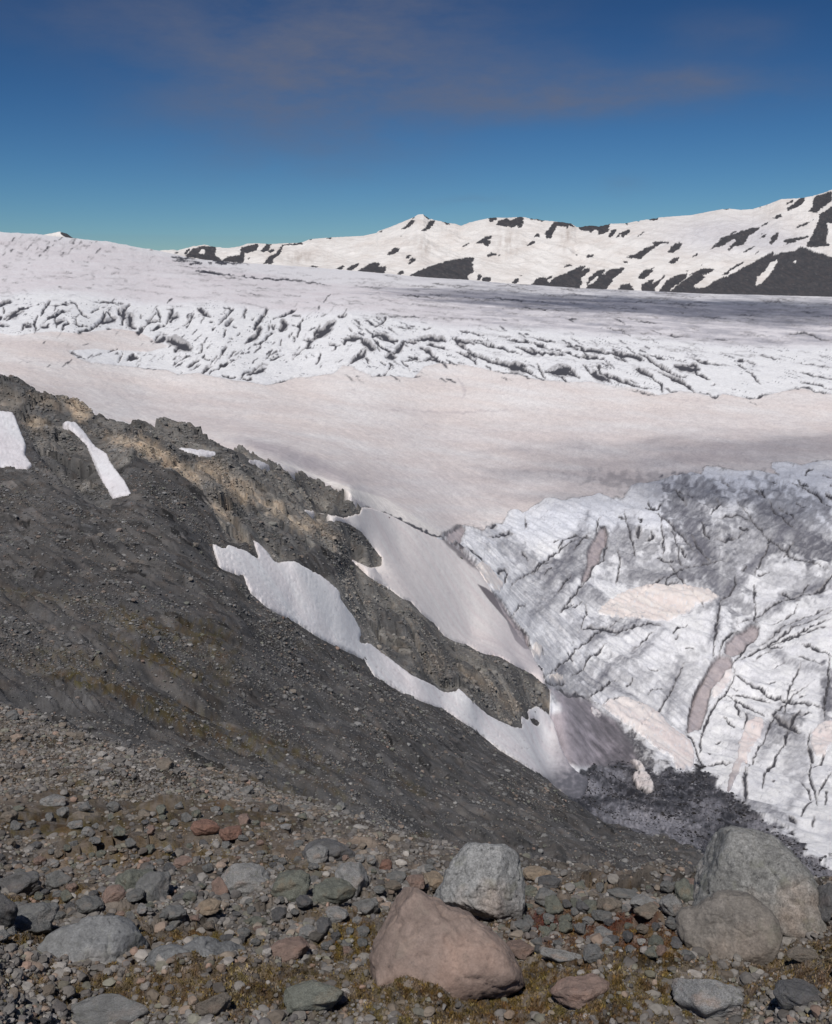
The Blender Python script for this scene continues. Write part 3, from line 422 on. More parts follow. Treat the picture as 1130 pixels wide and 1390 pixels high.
# ================================================================ the lie of the land
CTRL = """
-200 1390 4.0;0 1390 4.0;300 1390 4;565 1390 4;850 1390 4;1130 1390 4;1330 1390 4
-250 1300 4.9;0 1300 4.9;300 1300 5;565 1300 5;850 1300 5;1130 1300 5;1400 1300 5
-250 1200 8.6;0 1200 8.6;300 1200 8.2;565 1200 8;740 1208 7.6;850 1215 7.3;950 1220 7.1;1130 1230 6.9;1400 1232 6.8
-250 1100 17;0 1100 17;150 1110 16;300 1130 14;420 1145 12;500 1158 11;0 1030 31;120 1050 27;-250 1030 31
-250 975 50;0 975 48;60 990 46;200 1035 34;300 1062 28;400 1090 22;480 1115 17;560 1155 12.5;640 1180 10;740 1196 8.8;850 1207 8.2;950 1213 8;1130 1225 7.6;1400 1228 7.6
560 1172 24;640 1195 22;740 1215 20;850 1232 19;950 1245 18;1130 1262 18;1400 1265 18;400 1094 34;480 1118 30
-250 940 68;0 950 62;60 965 64;200 1012 58;300 1042 60;400 1072 60;480 1098 62;560 1134 62;640 1160 66;740 1178 72;850 1190 78;950 1198 84;1130 1228 90;1400 1232 90
-250 880 85;0 890 80;150 930 76;300 985 82;500 1060 88;640 1120 90;-250 800 115;0 810 112;150 860 105;300 905 112;400 955 118;500 1005 122;600 1060 128;700 1110 125;800 1150 122;900 1180 120;1000 1205 118
300 810 150;400 870 165;500 935 170;600 995 180;700 1050 190;800 1115 180;870 1150 170;200 760 150;100 705 165;0 700 160;-250 690 160
743 1060 250;765 1078 245;791 1101 235;825 1123 220;852 1131 210;883 1139 200;905 1142 190;928 1150 178;959 1165 165;1010 1195 150;1130 1226 140;1400 1240 140
287 745 185;340 770 190;400 815 198;450 855 205;550 925 228;650 980 255;720 1015 285;480 880 212;600 955 240
0 640 195;-250 630 195;0 580 225;0 540 250;0 507 268;-250 492 268;150 670 195;130 600 235;100 536 275;50 523 271;200 573 285;260 650 225;292 592 295;332 608 305;240 620 250;160 620 215;80 640 200
350 690 245;330 730 205;400 700 262;400 760 215;460 790 232;425 735 240;402 640 330;450 680 322;440 705 312;473 670 348;491 689 355;470 740 290;500 745 312;519 759 340;480 765 300
529 800 300;560 860 262;573 834 310;603 863 330;620 915 280;651 886 345;690 930 330;700 904 358;739 930 375;765 965 372;709 985 318;748 970 368;560 880 250;500 830 262;640 945 262
450 703 330;503 772 318;560 790 360;540 740 400;600 800 410;560 717 455;640 860 400;700 893 395;603 735 500;650 776 500;683 832 470;718 884 435;730 905 415
735 985 355;750 1030 330;755 1062 300;800 1010 380;850 1060 370;781 1032 335;800 1085 300;830 1105 290;900 1125 290;950 1150 275;1010 1180 270;1130 1210 262;1400 1225 262
900 1080 340;960 1110 330;1050 1130 330;1130 1150 325;1400 1150 325;950 1040 430;850 1000 430;1050 1040 440;1130 1040 440;1400 1030 440
760 930 445;850 930 500;950 950 510;1050 950 520;1130 950 520;1400 940 520;760 860 530;850 850 580;960 850 590;1130 850 600;1400 840 600
700 800 570;760 780 640;850 770 690;960 760 700;1130 760 710;1400 750 710;650 745 600;700 720 720;800 700 780;900 680 830;1000 665 870;1130 650 900;1400 640 900
620 720 640;600 690 700;560 690 560;540 670 640;500 660 560;480 640 600;440 630 520;400 612 560;350 600 560
600 640 850;800 640 920;1000 620 980;1130 610 1000;1400 600 1000;450 600 800;300 580 850;200 563 900;100 525 930;0 498 960;-250 480 960
600 580 1080;850 580 1120;1130 570 1180;1400 560 1180;400 560 1000;200 530 1080;0 475 1120;-250 460 1120
50 450 1250;200 495 1220;400 515 1250;565 510 1320;700 510 1340;850 525 1320;1000 537 1300;1130 533 1330;1400 530 1330;-250 440 1300
100 430 1420;300 460 1420;500 460 1500;700 470 1560;900 480 1600;1130 485 1650;1400 485 1650
0 410 1700;150 410 1750;300 410 1850;450 415 1950;565 420 2100;700 430 2150;900 440 2250;1130 450 2250;1400 450 2250;-250 410 1700
0 380 2200;200 388 2300;400 398 2700;565 402 3000;750 412 3100;950 422 3100;1130 428 3100;1400 430 3100;-250 375 2200
-250 340 2900;0 345 2900;150 350 2900;300 368 3300;450 382 3800;0 325 3400;100 330 3500;-250 318 3500
-250 313 3900;0 316 3900;55 319.5 3900;124 326 4000;155 329.5 4100;188 336 4200;234 344 4400;254 349 4500;296 354 4600;331 357 4700;368 359.5 4800;424 363.5 4900;469 367 5000;530 372 5100;555 374.5 5200;637 380 5200;699 385.5 5200;722 386.5 5200;837 393 5200;899 396 5200;1022 400 5200;1130 403 5200;1400 408 5200
-250 321 5200;0 323 5200;124 334 5200;234 350 5600;331 362 6200;469 371 6500;637 384 6800;837 397 6800;1022 403.5 6800;1130 406 6800;1400 411 6800
-250 335 8000;0 340 8000;250 362 8500;500 385 9000;800 405 9000;1130 412 9000;1400 415 9000
-250 520 420;-250 512 640;0 535 420;0 525 640;100 562 430;100 550 640;200 600 440;200 588 620;300 618 440;300 600 600
"""
pts = []
for t in CTRL.replace('\n', ';').split(';'):
    if t.strip():
        u, v, d = map(float, t.split()); a, k = ray(u, v); pts.append((float(a), math.log(d), float(k)))
for a in (-.6, -.3, 0, .3, .6):
    pts.append((a, math.log(2.0), -1.62)); pts.append((a, math.log(2.8), -1.15))
pts = np.array(pts); SA = 6.0
_A = pts[:, 0]*SA; _L = pts[:, 1]
def _U(r2): return np.where(r2 > 1e-12, .5*r2*np.log(np.maximum(r2, 1e-12)), 0)
n = len(pts)
K = _U((_A[:, None]-_A)**2+(_L[:, None]-_L)**2)+np.eye(n)*2e-4
P = np.stack([np.ones(n), _A, _L], 1)
M = np.block([[K, P], [P.T, np.zeros((3, 3))]])
w = np.linalg.solve(M, np.concatenate([pts[:, 2], np.zeros(3)]))
AZ0, AZ1, L0, L1 = -.54, .54, math.log(2.0), math.log(9000.)
NA, NLc = 260, 620
ca = np.linspace(AZ0, AZ1, NA); cl = np.linspace(L0, L1, NLc)
CT = np.zeros((NLc, NA))
for i in range(NLc):
    CT[i] = _U((ca[:, None]*SA-_A)**2+(cl[i]-_L)**2)@w[:n]+w[n]+w[n+1]*ca*SA+w[n+2]*cl[i]
def cub(arr, t):            # Catmull-Rom along axis 0 at fractional rows t
    i = np.clip(np.floor(t).astype(int), 1, arr.shape[0]-3); f = (t-i)[:, None]
    a, b, c, d = arr[i-1], arr[i], arr[i+1], arr[i+2]
    return b+.5*f*(c-a+f*(2*a-5*b+4*c-d+f*(3*(b-c)+d-a)))
# columns of equal angle, rows spaced so that each step rises about one line of sight
NC = 1150
az = np.linspace(-.52, .52, NC)
TT = cub(CT.T.copy(), (az-AZ0)/(AZ1-AZ0)*(NA-1)).T
dv = np.abs(np.diff(TT, axis=0))*F/(cl[1]-cl[0])
wt = np.percentile(dv[:, 80:-80], 82, axis=1); wt = np.convolve(np.pad(wt, 6, 'edge'), np.ones(13)/13, 'valid')
wt = np.clip(wt, 60, 900); wt[cl[:-1] < math.log(3.6)] = 60; wt[cl[:-1] > math.log(5600)] = 20
cum = np.concatenate([[0], np.cumsum(wt)]); NR = 1560
Ls = np.interp(np.linspace(0, cum[-1], NR), cum, cl)
TB = cub(TT, (Ls-L0)/(L1-L0)*(NLc-1)).astype(np.float32)
R = np.exp(Ls).astype(np.float32)[:, None]
X = (R*np.sin(az)[None, :]).astype(np.float32); Y = (R*np.cos(az)[None, :]).astype(np.float32)
Z0 = TB*R
RR = np.broadcast_to(R, X.shape); AZ = np.broadcast_to(az[None, :].astype(np.float32), X.shape)
PXM = RR/F                         # metres per line of sight
U0, V0 = proj(X, Y, Z0); U0 = U0.astype(np.float32); V0 = V0.astype(np.float32)
print('grid', X.shape)
# beyond the crest of the ridge (hidden from here) everything is ice
ca_u = np.array([-300, 0, 50, 100, 200, 260, 292, 332, 350, 351, 742, 743, 765, 791, 825, 883, 959, 1130, 1430.])
ca_v = np.array([492, 507, 523, 536, 573, 581, 592, 608, 615, 615, 1060, 1060, 1078, 1101, 1123, 1139, 1165, 1226, 1240.])
ca_d = np.array([290, 290, 293, 297, 308, 312, 318, 328, 345, 9e3, 9e3, 268, 262, 252, 236, 212, 180, 150, 148.])
azc = ray(ca_u, ca_v)[0]
LIM = np.interp(az, azc, ca_d)[None, :]
gm = samp(GMs, U0, V0)
edge_n = fbm(X/3.+7, Y/3., 3, 90, .6)*.5+per(U0/5., V0/5., 91)*.5
gm = np.clip(gm+.16*edge_n, 0, 1)
S = 2*gm-1                           # +1 hillside, -1 ice
S = np.where(RR > LIM, -1., S).astype(np.float32)
isn = RR < 60
S = np.where(RR < 100, 1., S)

# ---- relief of the hillside
# distances walked over the ground, so that stones and cracks keep their size on steep faces
_dz = np.diff(cub(blur(TT.astype(np.float32), 2), (Ls-L0)/(L1-L0)*(NLc-1))*R[:, :], axis=0); _dr = np.diff(R, axis=0)
WY = np.concatenate([np.zeros((1, NC)), np.cumsum(np.hypot(_dz, _dr), 0)]).astype(np.float32); WX = (RR*AZ).astype(np.float32); del _dz, _dr
dRow = np.gradient(R[:, 0])[:, None].astype(np.float32)
FOOT = np.maximum(PXM, dRow*.75)
def band(lam, lo=1.4): return sst(lo, lo*2.2, lam/FOOT)
rock = samp(ROCKs, U0, V0)*sst(120, 160, RR)*(1-.4*sst(350, 380, RR))
rub = samp(RUBs, U0, V0)*(1-sst(55, 70, RR))
dz = np.zeros_like(Z0)
far = sst(30, 80, RR)
dz += far*(1-.3*rock)*fbm(X/34, Y/34, 3, 1)*2.4
# gullies running down the scree
ang = math.radians(-38); xs = X*math.cos(ang)-Y*math.sin(ang); ys = X*math.sin(ang)+Y*math.cos(ang)
dz += far*(1-rock)*(fbm((U0+V0*.5)/150, (V0-U0*.5)/11, 4, 181, .6)*1.5+ridge(xs/46+.3*per(X/30, Y/30, 5), ys/14, 3, 6)*1.3)*(1-samp(SN['D'], U0, V0))
warp = fbm(WX/12, WY/12, 3, 11)*5
def crag(lam, s, tilt=1.0):
    f1, f2, cid, dx, dy = vor((WX+warp*.5)/lam, (WY-warp*.6)/lam*.8, s)
    return (crand(cid, 1)-.5)*1.0+dx*(crand(cid, 2)-.5)*2.4*tilt+dy*(crand(cid, 3)-.5)*2.4*tilt-.35*(1-sst(0, .16, f2-f1)), crand(cid, 4), f2-f1
hill = S > -.99
c1, r1, e1 = crag(11., 21); c2, r2, e2 = crag(4.2, 22); c3, r3, e3 = crag(1.7, 23)
dz += rock*(c1*2.3+c2*.8*band(4.2, 2.2)+c3*.28*band(1.7, 2.2))+rock*ridge(WX/30, WY/26, 4, 31)*2.4
del warp
dz -= rock*1.7
dzl = dz.copy()
# small-scale stoniness everywhere, each size only where it can be resolved
stone_rnd = np.zeros_like(Z0); wsum = np.full_like(Z0, .001)
for lam, am, s in ((.055, .3, 40), (.14, .3, 41), (.38, .24, 42), (1.0, .16, 43), (2.3, .12, 44)):
    bw = band(lam, 1.7)*(1-band(lam, 26.))
    sel = (bw > .01) & hill
    if not sel.any(): continue
    f1, f2, cid, _, _ = vor(WX[sel]/lam, WY[sel]/lam, s)
    big = sst(.35, .75, crand(cid, 5))
    if lam > .9: big = sst(.7, .95, crand(cid, 5))
    dome = np.sqrt(np.clip(1-(f1/.62)**2, 0, 1))*big
    dz[sel] += bw[sel]*am*lam*dome*(1-.5*rock[sel])
    stone_rnd[sel] += bw[sel]*((crand(cid, 6)-.5)*(.4+.6*big)-.45*(1-sst(0, .22, f2-f1))*big); wsum[sel] += bw[sel]*.8
dz += band(.2)*(1-far)*fbm(WX/1.1, WY/1.1, 4, 60)*.12+(RR < 14)*samp(MOSS, U0, V0)*(np.abs(fbm(X/.16, Y/.16, 3, 62))*.05)+rub*fbm(X/5, Y/5, 3, 61)*.35*sst(6, 14, RR)
stone_rnd /= np.maximum(wsum, .6)
ZG = Z0+dz*sst(3.2, 4.5, RR)
for k in ('D', 'E', 'A', 'B', 'C', 'K'):          # the snow lies in smooth hollows
    m = blur(SN[k], 9); mm = np.clip(samp(m, U0, V0)*3.2, 0, 1)*(RR > 120)
    ZG = ZG-dzl*mm*.93
sink = np.minimum(14., 30*PXM)
ZG = ZG-np.where(RR > 100, np.clip(-S, 0, 1)**1.0*sink, 0)

# ---- relief of the ice
ice = S < .99
firn = samp(FIRN, U0, V0); carve = samp(CARVE, U0, V0); dirt_shade = samp(DIRT_SHADE, U0, V0); chan = samp(CHAN, U0, V0)
debm = samp(DEBs, U0, V0)
ZI = Z0.copy()
low = 1-sst(1000, 1250, RR)
ZI += (1-firn)*sst(1050, 1300, RR)*fbm(X/40, Y/70, 4, 70)*3.0*(1-sst(2300, 5000, RR)*.4)
onD = np.clip(samp(blur(SN['D'], 4), U0, V0)*2, 0, 1); f2z = samp(F2, U0, V0)
ZI += (1-firn)*low*(1-onD)*(1-.7*f2z)*(fbm(X/34, Y/34, 4, 71)*3.0+ridge((X-Y*.5)/70, (Y*.6+X)/24, 3, 72)*2.2)*(1-debm*.5)
ZI -= onD*.8
ZI += firn*(fbm(X/120, Y/120, 3, 73)*3.0+per(X/9+.4*Y/9, Y/30, 74)*.35)
ZI -= carve*(np.minimum(2.7*PXM, 3.6)+.2)*(1-debm)+samp(SMUT, U0, V0)*low*np.abs(fbm(U0/6, V0/4, 4, 112))*2.2
ZI -= chan*1.6
ZI += debm*(RR < 420)*(fbm(X/9, Y/9, 4, 75)*1.6+(.5-vor(X/1.6, Y/1.6, 76)[0])*.9)
ZI += sst(2600, 3300, RR)*(1-sst(4200, 4800, RR))*sst(.05, -.25, AZ)*fbm(X/60, Y/60, 4, 78, .6)*6
ZI -= np.clip(S, 0, 1)*sink*1.0+np.where(RR < 100, 20., 0)
lip = (1-np.abs(S))*sst(-.9, -.2, -np.abs(S))
_c2 = ray(np.array([-300, 0, 100, 200, 292, 350, 420, 480.]), np.array([492, 507, 536, 573, 592, 615, 648, 680.]))[0]
LIM2 = np.interp(az, _c2, [290, 290, 297, 308, 318, 335, 345, 355])[None, :]
ZI -= 5.*(1-sst(1.0, 1.5, RR/LIM2))*sst(float(_c2[7]), float(_c2[4]), AZ)
ZI = ZI.astype(np.float32)

# ================================================================ colours (what the surfaces are made of, with some painted shade)
def mix(a, b, t): return a+(b-a)*t[..., None]
def C3(*c): return np.array(c, np.float32)
Ug, Vg = proj(X, Y, ZG)
moss = samp(MOSS, Ug, Vg)*sst(-.3, .3, fbm(U0/13, V0/6, 5, 80, .65)*1.3+.12)
tan_ = samp(TAN, Ug, Vg)*(RR > 120); dark = samp(DARKR_SHADE, Ug, Vg)*(RR > 120)
base = np.empty(X.shape+(3,), np.float32); base[:] = C3(.092, .091, .092)
base = mix(base, C3(.068, .067, .070), np.clip(.5+1.2*fbm(xs/60, ys/16, 4, 82), 0, 1)*far)
base = mix(base, C3(.115, .100, .085), np.clip(.35+1.3*fbm(X/9, Y/9, 4, 83), 0, 1)*(.35+.3*rub))
base = mix(base, C3(.130, .118, .106), rub*.55)
stk = fbm((U0+V0*.5)/110, (V0-U0*.5)/6, 5, 180, .62)*far*(1-rock)*(1-rub)
base = base*(1+.55*stk)[..., None].clip(.5, 1.5)
rc = mix(np.broadcast_to(C3(.105, .104, .104), base.shape), C3(.24, .228, .21), np.clip(.25+1.2*(r1-.4)+.7*(r2-.5), 0, 1))
rc = mix(rc, C3(.42, .34, .255), np.clip(tan_*(.65+.9*(r2-.3)), 0, 1)*.95)
rc = mix(rc, C3(.048, .048, .05), np.clip(dark*(.7+.6*(r1-.4)), 0, 1)*.75)
rc = rc*(1-.35*((1-sst(0, .13, e2))*.5+(1-sst(0, .1, e1))*.6))[..., None]
base = mix(base, rc, sst(.2, .7, rock))
mcol = mix(np.broadcast_to(C3(.078, .066, .018), base.shape), C3(.072, .042, .015), np.clip(.5+1.4*fbm(U0/24, V0/12, 4, 84), 0, 1))
red = samp(blur(DEB*0, 0), Ug, Vg) if False else np.exp(-((Ug-790)/190)**2-((Vg-1255)/40)**2)*(RR < 12)
mcol = mix(mcol, C3(.060, .022, .014), np.clip(red*1.7*(.5+fbm(X/.3, Y/.3, 3, 86)), 0, .95)+.4*(RR < 12)*np.clip(fbm(X/.5, Y/.5, 3, 87)*2, 0, 1))
base = base*(1+1.25*stone_rnd*(1-.3*rock))[..., None].clip(.25, 2.2)
base = mix(base, base*C3(1.12, .98, .88), np.clip(fbm(X/2, Y/2, 3, 85)*1.5, 0, 1))
base = mix(base, mcol*(1+.5*stone_rnd)[..., None].clip(.4, 2)*np.where(RR > 45, 1.15, np.where(RR > 14, .95, 1.2))[..., None], np.clip(moss*np.where(RR > 20, .95, .97)*(1-.6*sst(.1, .5, stone_rnd)), 0, 1))
GCOL = np.clip(base*1.12*mix(np.ones_like(base), C3(1.18, 1.10, 1.02), rub), .008, 1)
del base, rc, mcol

Ui, Vi = proj(X, Y, ZI)
firn = samp(FIRN, U0, V0); 
wu = fbm(U0/8, V0/6, 3, 130, .6)*2.2; wv = fbm(U0/8, V0/6, 3, 133, .6)*2.2
dirt_shade = np.clip(samp(DIRT_SHADE, U0+wu, V0+wv)*1.6, 0, 1); smut = samp(SMUT, U0, V0); chan = samp(CHAN, U0, V0); tone = samp(TONE, Ui, Vi); f2 = samp(F2, Ui, Vi)
dbn = fbm(U0/26, V0/13, 5, 160, .62); debm = sst(.32, .6, samp(blur(DEB, 9), U0, V0)+.85*dbn*1.0)*(RR < 700)*sst(.02, .2, samp(blur(DEB, 14), U0, V0)); debw = samp(DEBW, Ui, Vi); strip = samp(STRIP, Ui, Vi); iceb = samp(ICEB, Ui, Vi)
col = np.empty(X.shape+(3,), np.float32); col[:] = C3(.90, .905, .93)
sp = fbm(U0/11+V0/30, V0/7, 5, 100, .62)
sp2 = fbm(U0/3.2, V0/2.4, 3, 101, .6)
flow = fbm(U0/70+V0/60, V0/4-U0/60, 5, 102, .62)        # long streaks of dust along the flow
icef = (1-firn)*low
col = mix(col, C3(.60, .61, .68), np.clip(icef*(.10+.5*sp+.5*fbm(U0/50+V0/90, V0/26, 3, 170)), 0, .7))
col = mix(col, C3(.74, .78, .88), np.clip(iceb*.8, 0, 1)*(1-firn))
grit = np.clip(icef*sst(.12, .5, sp2+.4*sp), 0, 1)
col = mix(col, C3(.36, .35, .38), grit*.25)
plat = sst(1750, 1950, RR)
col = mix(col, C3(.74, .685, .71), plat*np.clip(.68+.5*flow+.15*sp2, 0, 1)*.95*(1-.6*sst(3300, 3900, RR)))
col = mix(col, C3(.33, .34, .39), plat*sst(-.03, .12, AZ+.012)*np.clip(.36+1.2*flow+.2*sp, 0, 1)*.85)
def lines0(a, b, s, wd_): return 1-sst(0, wd_, np.abs(fbm(a, b, 3, s, .55)))
fc = mix(np.broadcast_to(C3(.83, .755, .725), col.shape), C3(.88, .85, .84), np.clip(.4+1.4*fbm(U0/110, V0/14-U0/110, 5, 103), 0, 1))
fc = mix(fc, C3(.46, .415, .44), np.clip(tone*(1.05+.5*sp), 0, 1)*.85)
fc = mix(fc, C3(.66, .60, .61), np.clip(.15+.8*sp2+.5*sp, 0, 1)*.5)
n5_ = lines0((U0+V0*2)/90, (V0-U0*.12)/8., 191, .05)*sst(0, .3, fbm(U0/70, V0/20, 3, 192))+lines0((U0-V0)/70, (V0+U0*.7)/14, 193, .04)*sst(.05, .3, fbm(U0/60, V0/30, 3, 194))*.7
fc = mix(fc, C3(.50, .45, .47), np.clip(n5_*.32, 0, .5))
fc = mix(fc, C3(.93, .88, .84), np.clip(strip*1.3, 0, 1)*.95)
col = mix(col, fc, sst(.3, .7, firn))
wu2 = fbm(U0/16, V0/12, 3, 171)*7; wv2 = fbm(U0/16, V0/12, 3, 172)*7
sm1 = fbm((U0-V0*.7)/26, (V0+U0*.7)/6, 5, 110, .62); sm2 = fbm(U0/7, V0/5, 5, 111, .62)
col = mix(col, C3(.13, .13, .155), np.clip(smut*(1.0+.7*sm1+.4*sm2), 0, 1)*.95)
str_ = samp(STRK, U0+wu2, V0+wv2)
col = mix(col, C3(.17, .17, .20), np.clip(str_*(.95+1.1*sm1+.5*sp2), 0, .9))
# fine natural crack network, thin dark lines
def lines(a, b, s, wd_): return 1-sst(0, wd_, np.abs(fbm(a, b, 3, s, .55)))
dU, dV = U0-V0*.65, V0+U0*.65
bandm = (1-firn)*sst(1180, 1280, RR)*(1-sst(1750, 1950, RR))
n1_ = lines((U0+V0)/26, (V0-U0*.2)/5., 140, .035)*sst(-.05, .25, fbm(U0/22, V0/14, 3, 141))*sst(.1, -.06, AZ)
n2_ = lines((U0-V0*1.5)/60, (V0-U0*.3)/5., 142, .035)*sst(-.05, .25, fbm(U0/30, V0/12, 3, 143))*sst(-.1, .02, AZ)
col = mix(col, C3(.13, .13, .145), np.clip(bandm*(n1_+n2_)*1.0, 0, .9))
n3_ = lines(dU/70, dV/9., 144, .03)*sst(.0, .3, fbm(U0/40, V0/30, 3, 145))*.8+lines(U0/9+V0/40, V0/60, 146, .028)*sst(.1, .35, fbm(U0/50, V0/40, 3, 147))*sst(960, 860, V0)*.7
n3_ = n3_+lines(dV/16, dU/60, 148, .03)*sst(.1, .4, fbm(U0/40, V0/40, 3, 149))*.6
col = mix(col, C3(.14, .14, .155), np.clip(icef*n3_*.5, 0, .6))
n4_ = lines(U0/90+V0/90, V0/2.6-U0/45, 150, .05)*sst(-.1, .3, fbm(U0/60, V0/10, 3, 151))
col = mix(col, C3(.33, .33, .38), np.clip(plat*(1-firn)*n4_*(.12+.45*sst(-.05, .1, AZ))+(bandm*n4_*.2), 0, .6))
# shade in the crack cores is painted nearly black, their flanks grey grit
dk_ = np.clip(dirt_shade*(1.05+.5*sp2), 0, 1)
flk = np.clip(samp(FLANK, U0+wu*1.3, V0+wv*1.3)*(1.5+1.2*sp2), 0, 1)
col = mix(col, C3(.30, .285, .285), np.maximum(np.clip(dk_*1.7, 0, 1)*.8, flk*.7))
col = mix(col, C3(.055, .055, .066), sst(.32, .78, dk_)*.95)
col = mix(col, mix(np.broadcast_to(C3(.36, .31, .33), col.shape), C3(.55, .48, .48), np.clip(.4+sp, 0, 1)), np.clip(chan*(1.05+.5*sp), 0, 1)*.9)
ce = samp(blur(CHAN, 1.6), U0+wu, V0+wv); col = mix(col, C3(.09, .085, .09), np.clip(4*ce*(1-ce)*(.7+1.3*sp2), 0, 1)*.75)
f2c = mix(np.broadcast_to(C3(.15, .135, .15), col.shape), C3(.50, .45, .49), np.clip(.25+1.0*fbm((U0+V0*1.1)/40, (U0*1.1-V0)/8, 4, 104, .55)+.3*sp+.8*sst(850, 745, Ui), 0, 1))
f2c = mix(f2c, C3(.12, .115, .125), np.clip(dirt_shade*1.1, 0, 1)*.85)
col = mix(col, f2c, f2)
dc = mix(np.broadcast_to(C3(.026, .026, .031), col.shape), C3(.11, .108, .122), np.clip(.22+.8*sp2+1.4*sp+.9*fbm(U0/40, V0/16, 3, 161), 0, 1))
dc = mix(dc, C3(.24, .235, .26), np.clip(lines0((U0+V0)/30, (V0-U0*.2)/3.5, 162, .09)*sst(0, .3, fbm(U0/26, V0/12, 3, 163))*.6, 0, 1))
dc = mix(dc, C3(.50, .49, .54), np.clip(debw*(1.0+1.1*sp2), 0, 1)*.9)
col = mix(col, dc, np.clip(debm, 0, 1)*(1-samp(SN['P5'], Ui, Vi)))
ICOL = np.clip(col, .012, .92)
ROUGHI = 1
del col, fc, f2c, dc

# ---------------------------------------------------------------- meshes
def attr(me, name, arr):
    a = me.color_attributes.new(name, 'FLOAT_COLOR', 'POINT')
    c = np.ones((len(arr), 4), np.float32); c[:, :3] = arr; a.data.foreach_set('color', c.ravel())
def tag(o, label=None, cat=None, group=None, kind=None):
    if label: o['label'] = label
    if cat: o['category'] = cat
    if group: o['group'] = group
    if kind: o['kind'] = kind
    return o
def mesh_np(name, co, quads, mat, col=None, smooth=True, parent=None, tri=False):
    me = bpy.data.meshes.new(name); k = 3 if tri else 4
    me.vertices.add(len(co)); me.vertices.foreach_set('co', co.astype(np.float32).ravel())
    me.loops.add(quads.size); me.loops.foreach_set('vertex_index', quads.astype(np.int32).ravel())
    me.polygons.add(len(quads)); me.polygons.foreach_set('loop_start', np.arange(len(quads), dtype=np.int32)*k)
    me.polygons.foreach_set('use_smooth', np.full(len(quads), smooth))
    me.update(calc_edges=True)
    if col is not None: attr(me, 'col', col)
    me.materials.append(mat)
    o = bpy.data.objects.new(name, me); scene.collection.objects.link(o)
    if parent: o.parent = parent
    return o
def grid_mesh(name, Xs, Ys, Zs, cells, mat, colr):
    """cells: bool (rows-1, cols-1)"""
    h, w = Xs.shape
    use = np.zeros((h, w), bool)
    use[:-1, :-1] |= cells; use[1:, :-1] |= cells; use[:-1, 1:] |= cells; use[1:, 1:] |= cells
    idx = np.full((h, w), -1, np.int64); k = use.sum(); idx[use] = np.arange(k)
    q = np.stack([idx[:-1, :-1][cells], idx[:-1, 1:][cells], idx[1:, 1:][cells], idx[1:, :-1][cells]], 1)
    co = np.stack([Xs[use], Ys[use], Zs[use]], 1)
    return mesh_np(name, co, q, mat, colr[use])
def cellany(m): return m[:-1, :-1] | m[1:, :-1] | m[:-1, 1:] | m[1:, 1:]

# ---------------------------------------------------------------- materials
def newmat(name):
    m = bpy.data.materials.new(name); m.use_nodes = True; nt = m.node_tree
    b = nt.nodes['Principled BSDF']; return m, nt, b
def nz(nt, scale, det=4, rough=.55, co=None, typ='ShaderNodeTexNoise', stretch=None):
    t = nt.nodes.new(typ); t.inputs['Scale'].default_value = scale
    if 'Detail' in t.inputs: t.inputs['Detail'].default_value = det
    if 'Roughness' in t.inputs: t.inputs['Roughness'].default_value = rough
    if co is not None:
        if stretch:
            mp = nt.nodes.new('ShaderNodeMapping'); mp.inputs['Scale'].default_value = stretch[0]; mp.inputs['Rotation'].default_value = stretch[1]
            nt.links.new(co, mp.inputs[0]); co = mp.outputs[0]
        nt.links.new(co, t.inputs['Vector'])
    return t
def math_(nt, op, a, b=None, clamp=False):
    m = nt.nodes.new('ShaderNodeMath'); m.operation = op; m.use_clamp = clamp
    for i, v in enumerate((a, b)):
        if v is None: continue
        if isinstance(v, (int, float)): m.inputs[i].default_value = v
        else: nt.links.new(v, m.inputs[i])
    return m.outputs[0]
def ramp(nt, fac, lo, hi, a=0., b=1.):
    r = nt.nodes.new('ShaderNodeMapRange'); r.inputs['From Min'].default_value = lo; r.inputs['From Max'].default_value = hi
    r.inputs['To Min'].default_value = a; r.inputs['To Max'].default_value = b; nt.links.new(fac, r.inputs['Value']); return r.outputs[0]
def mixc(nt, typ, fac, a, b):
    m = nt.nodes.new('ShaderNodeMix'); m.data_type = 'RGBA'; m.blend_type = typ
    for s, v in ((0, fac), (6, a), (7, b)):
        if hasattr(v, 'type') and hasattr(v, 'node'): nt.links.new(v, m.inputs[s])
        elif s == 0: m.inputs[0].default_value = v
        else: m.inputs[s].default_value = (*v, 1) if len(v) == 3 else v
    return m.outputs[2]
def scalec(nt, col, fac):       # colour * scalar
    v = nt.nodes.new('ShaderNodeVectorMath'); v.operation = 'SCALE'; nt.links.new(col, v.inputs[0]); nt.links.new(fac, v.inputs['Scale']); return v.outputs[0]
def bump(nt, b, h, strength, dist, prev=None):
    n = nt.nodes.new('ShaderNodeBump'); n.inputs['Strength'].default_value = strength; n.inputs['Distance'].default_value = dist
    nt.links.new(h, n.inputs['Height'])
    if prev is not None: nt.links.new(prev, n.inputs['Normal'])
    if b: nt.links.new(n.outputs[0], b.inputs['Normal'])
    return n.outputs[0]

MG, nt, b = newmat('scree_and_rock')
at = nt.nodes.new('ShaderNodeAttribute'); at.attribute_name = 'col'
co = nt.nodes.new('ShaderNodeTexCoord').outputs['Object']
n1 = nz(nt, .9, 8, .7, co); n2 = nz(nt, 14, 6, .7, co)
f = math_(nt, 'MULTIPLY', ramp(nt, n1.outputs[0], .3, .7, .72, 1.28), ramp(nt, n2.outputs[0], .3, .7, .75, 1.25))
nt.links.new(scalec(nt, at.outputs['Color'], f), b.inputs['Base Color'])
b.inputs['Roughness'].default_value = .93; b.inputs['Specular IOR Level'].default_value = .25
g = bump(nt, None, n1.outputs[0], .5, .35); bump(nt, b, n2.outputs[0], .5, .03, g)

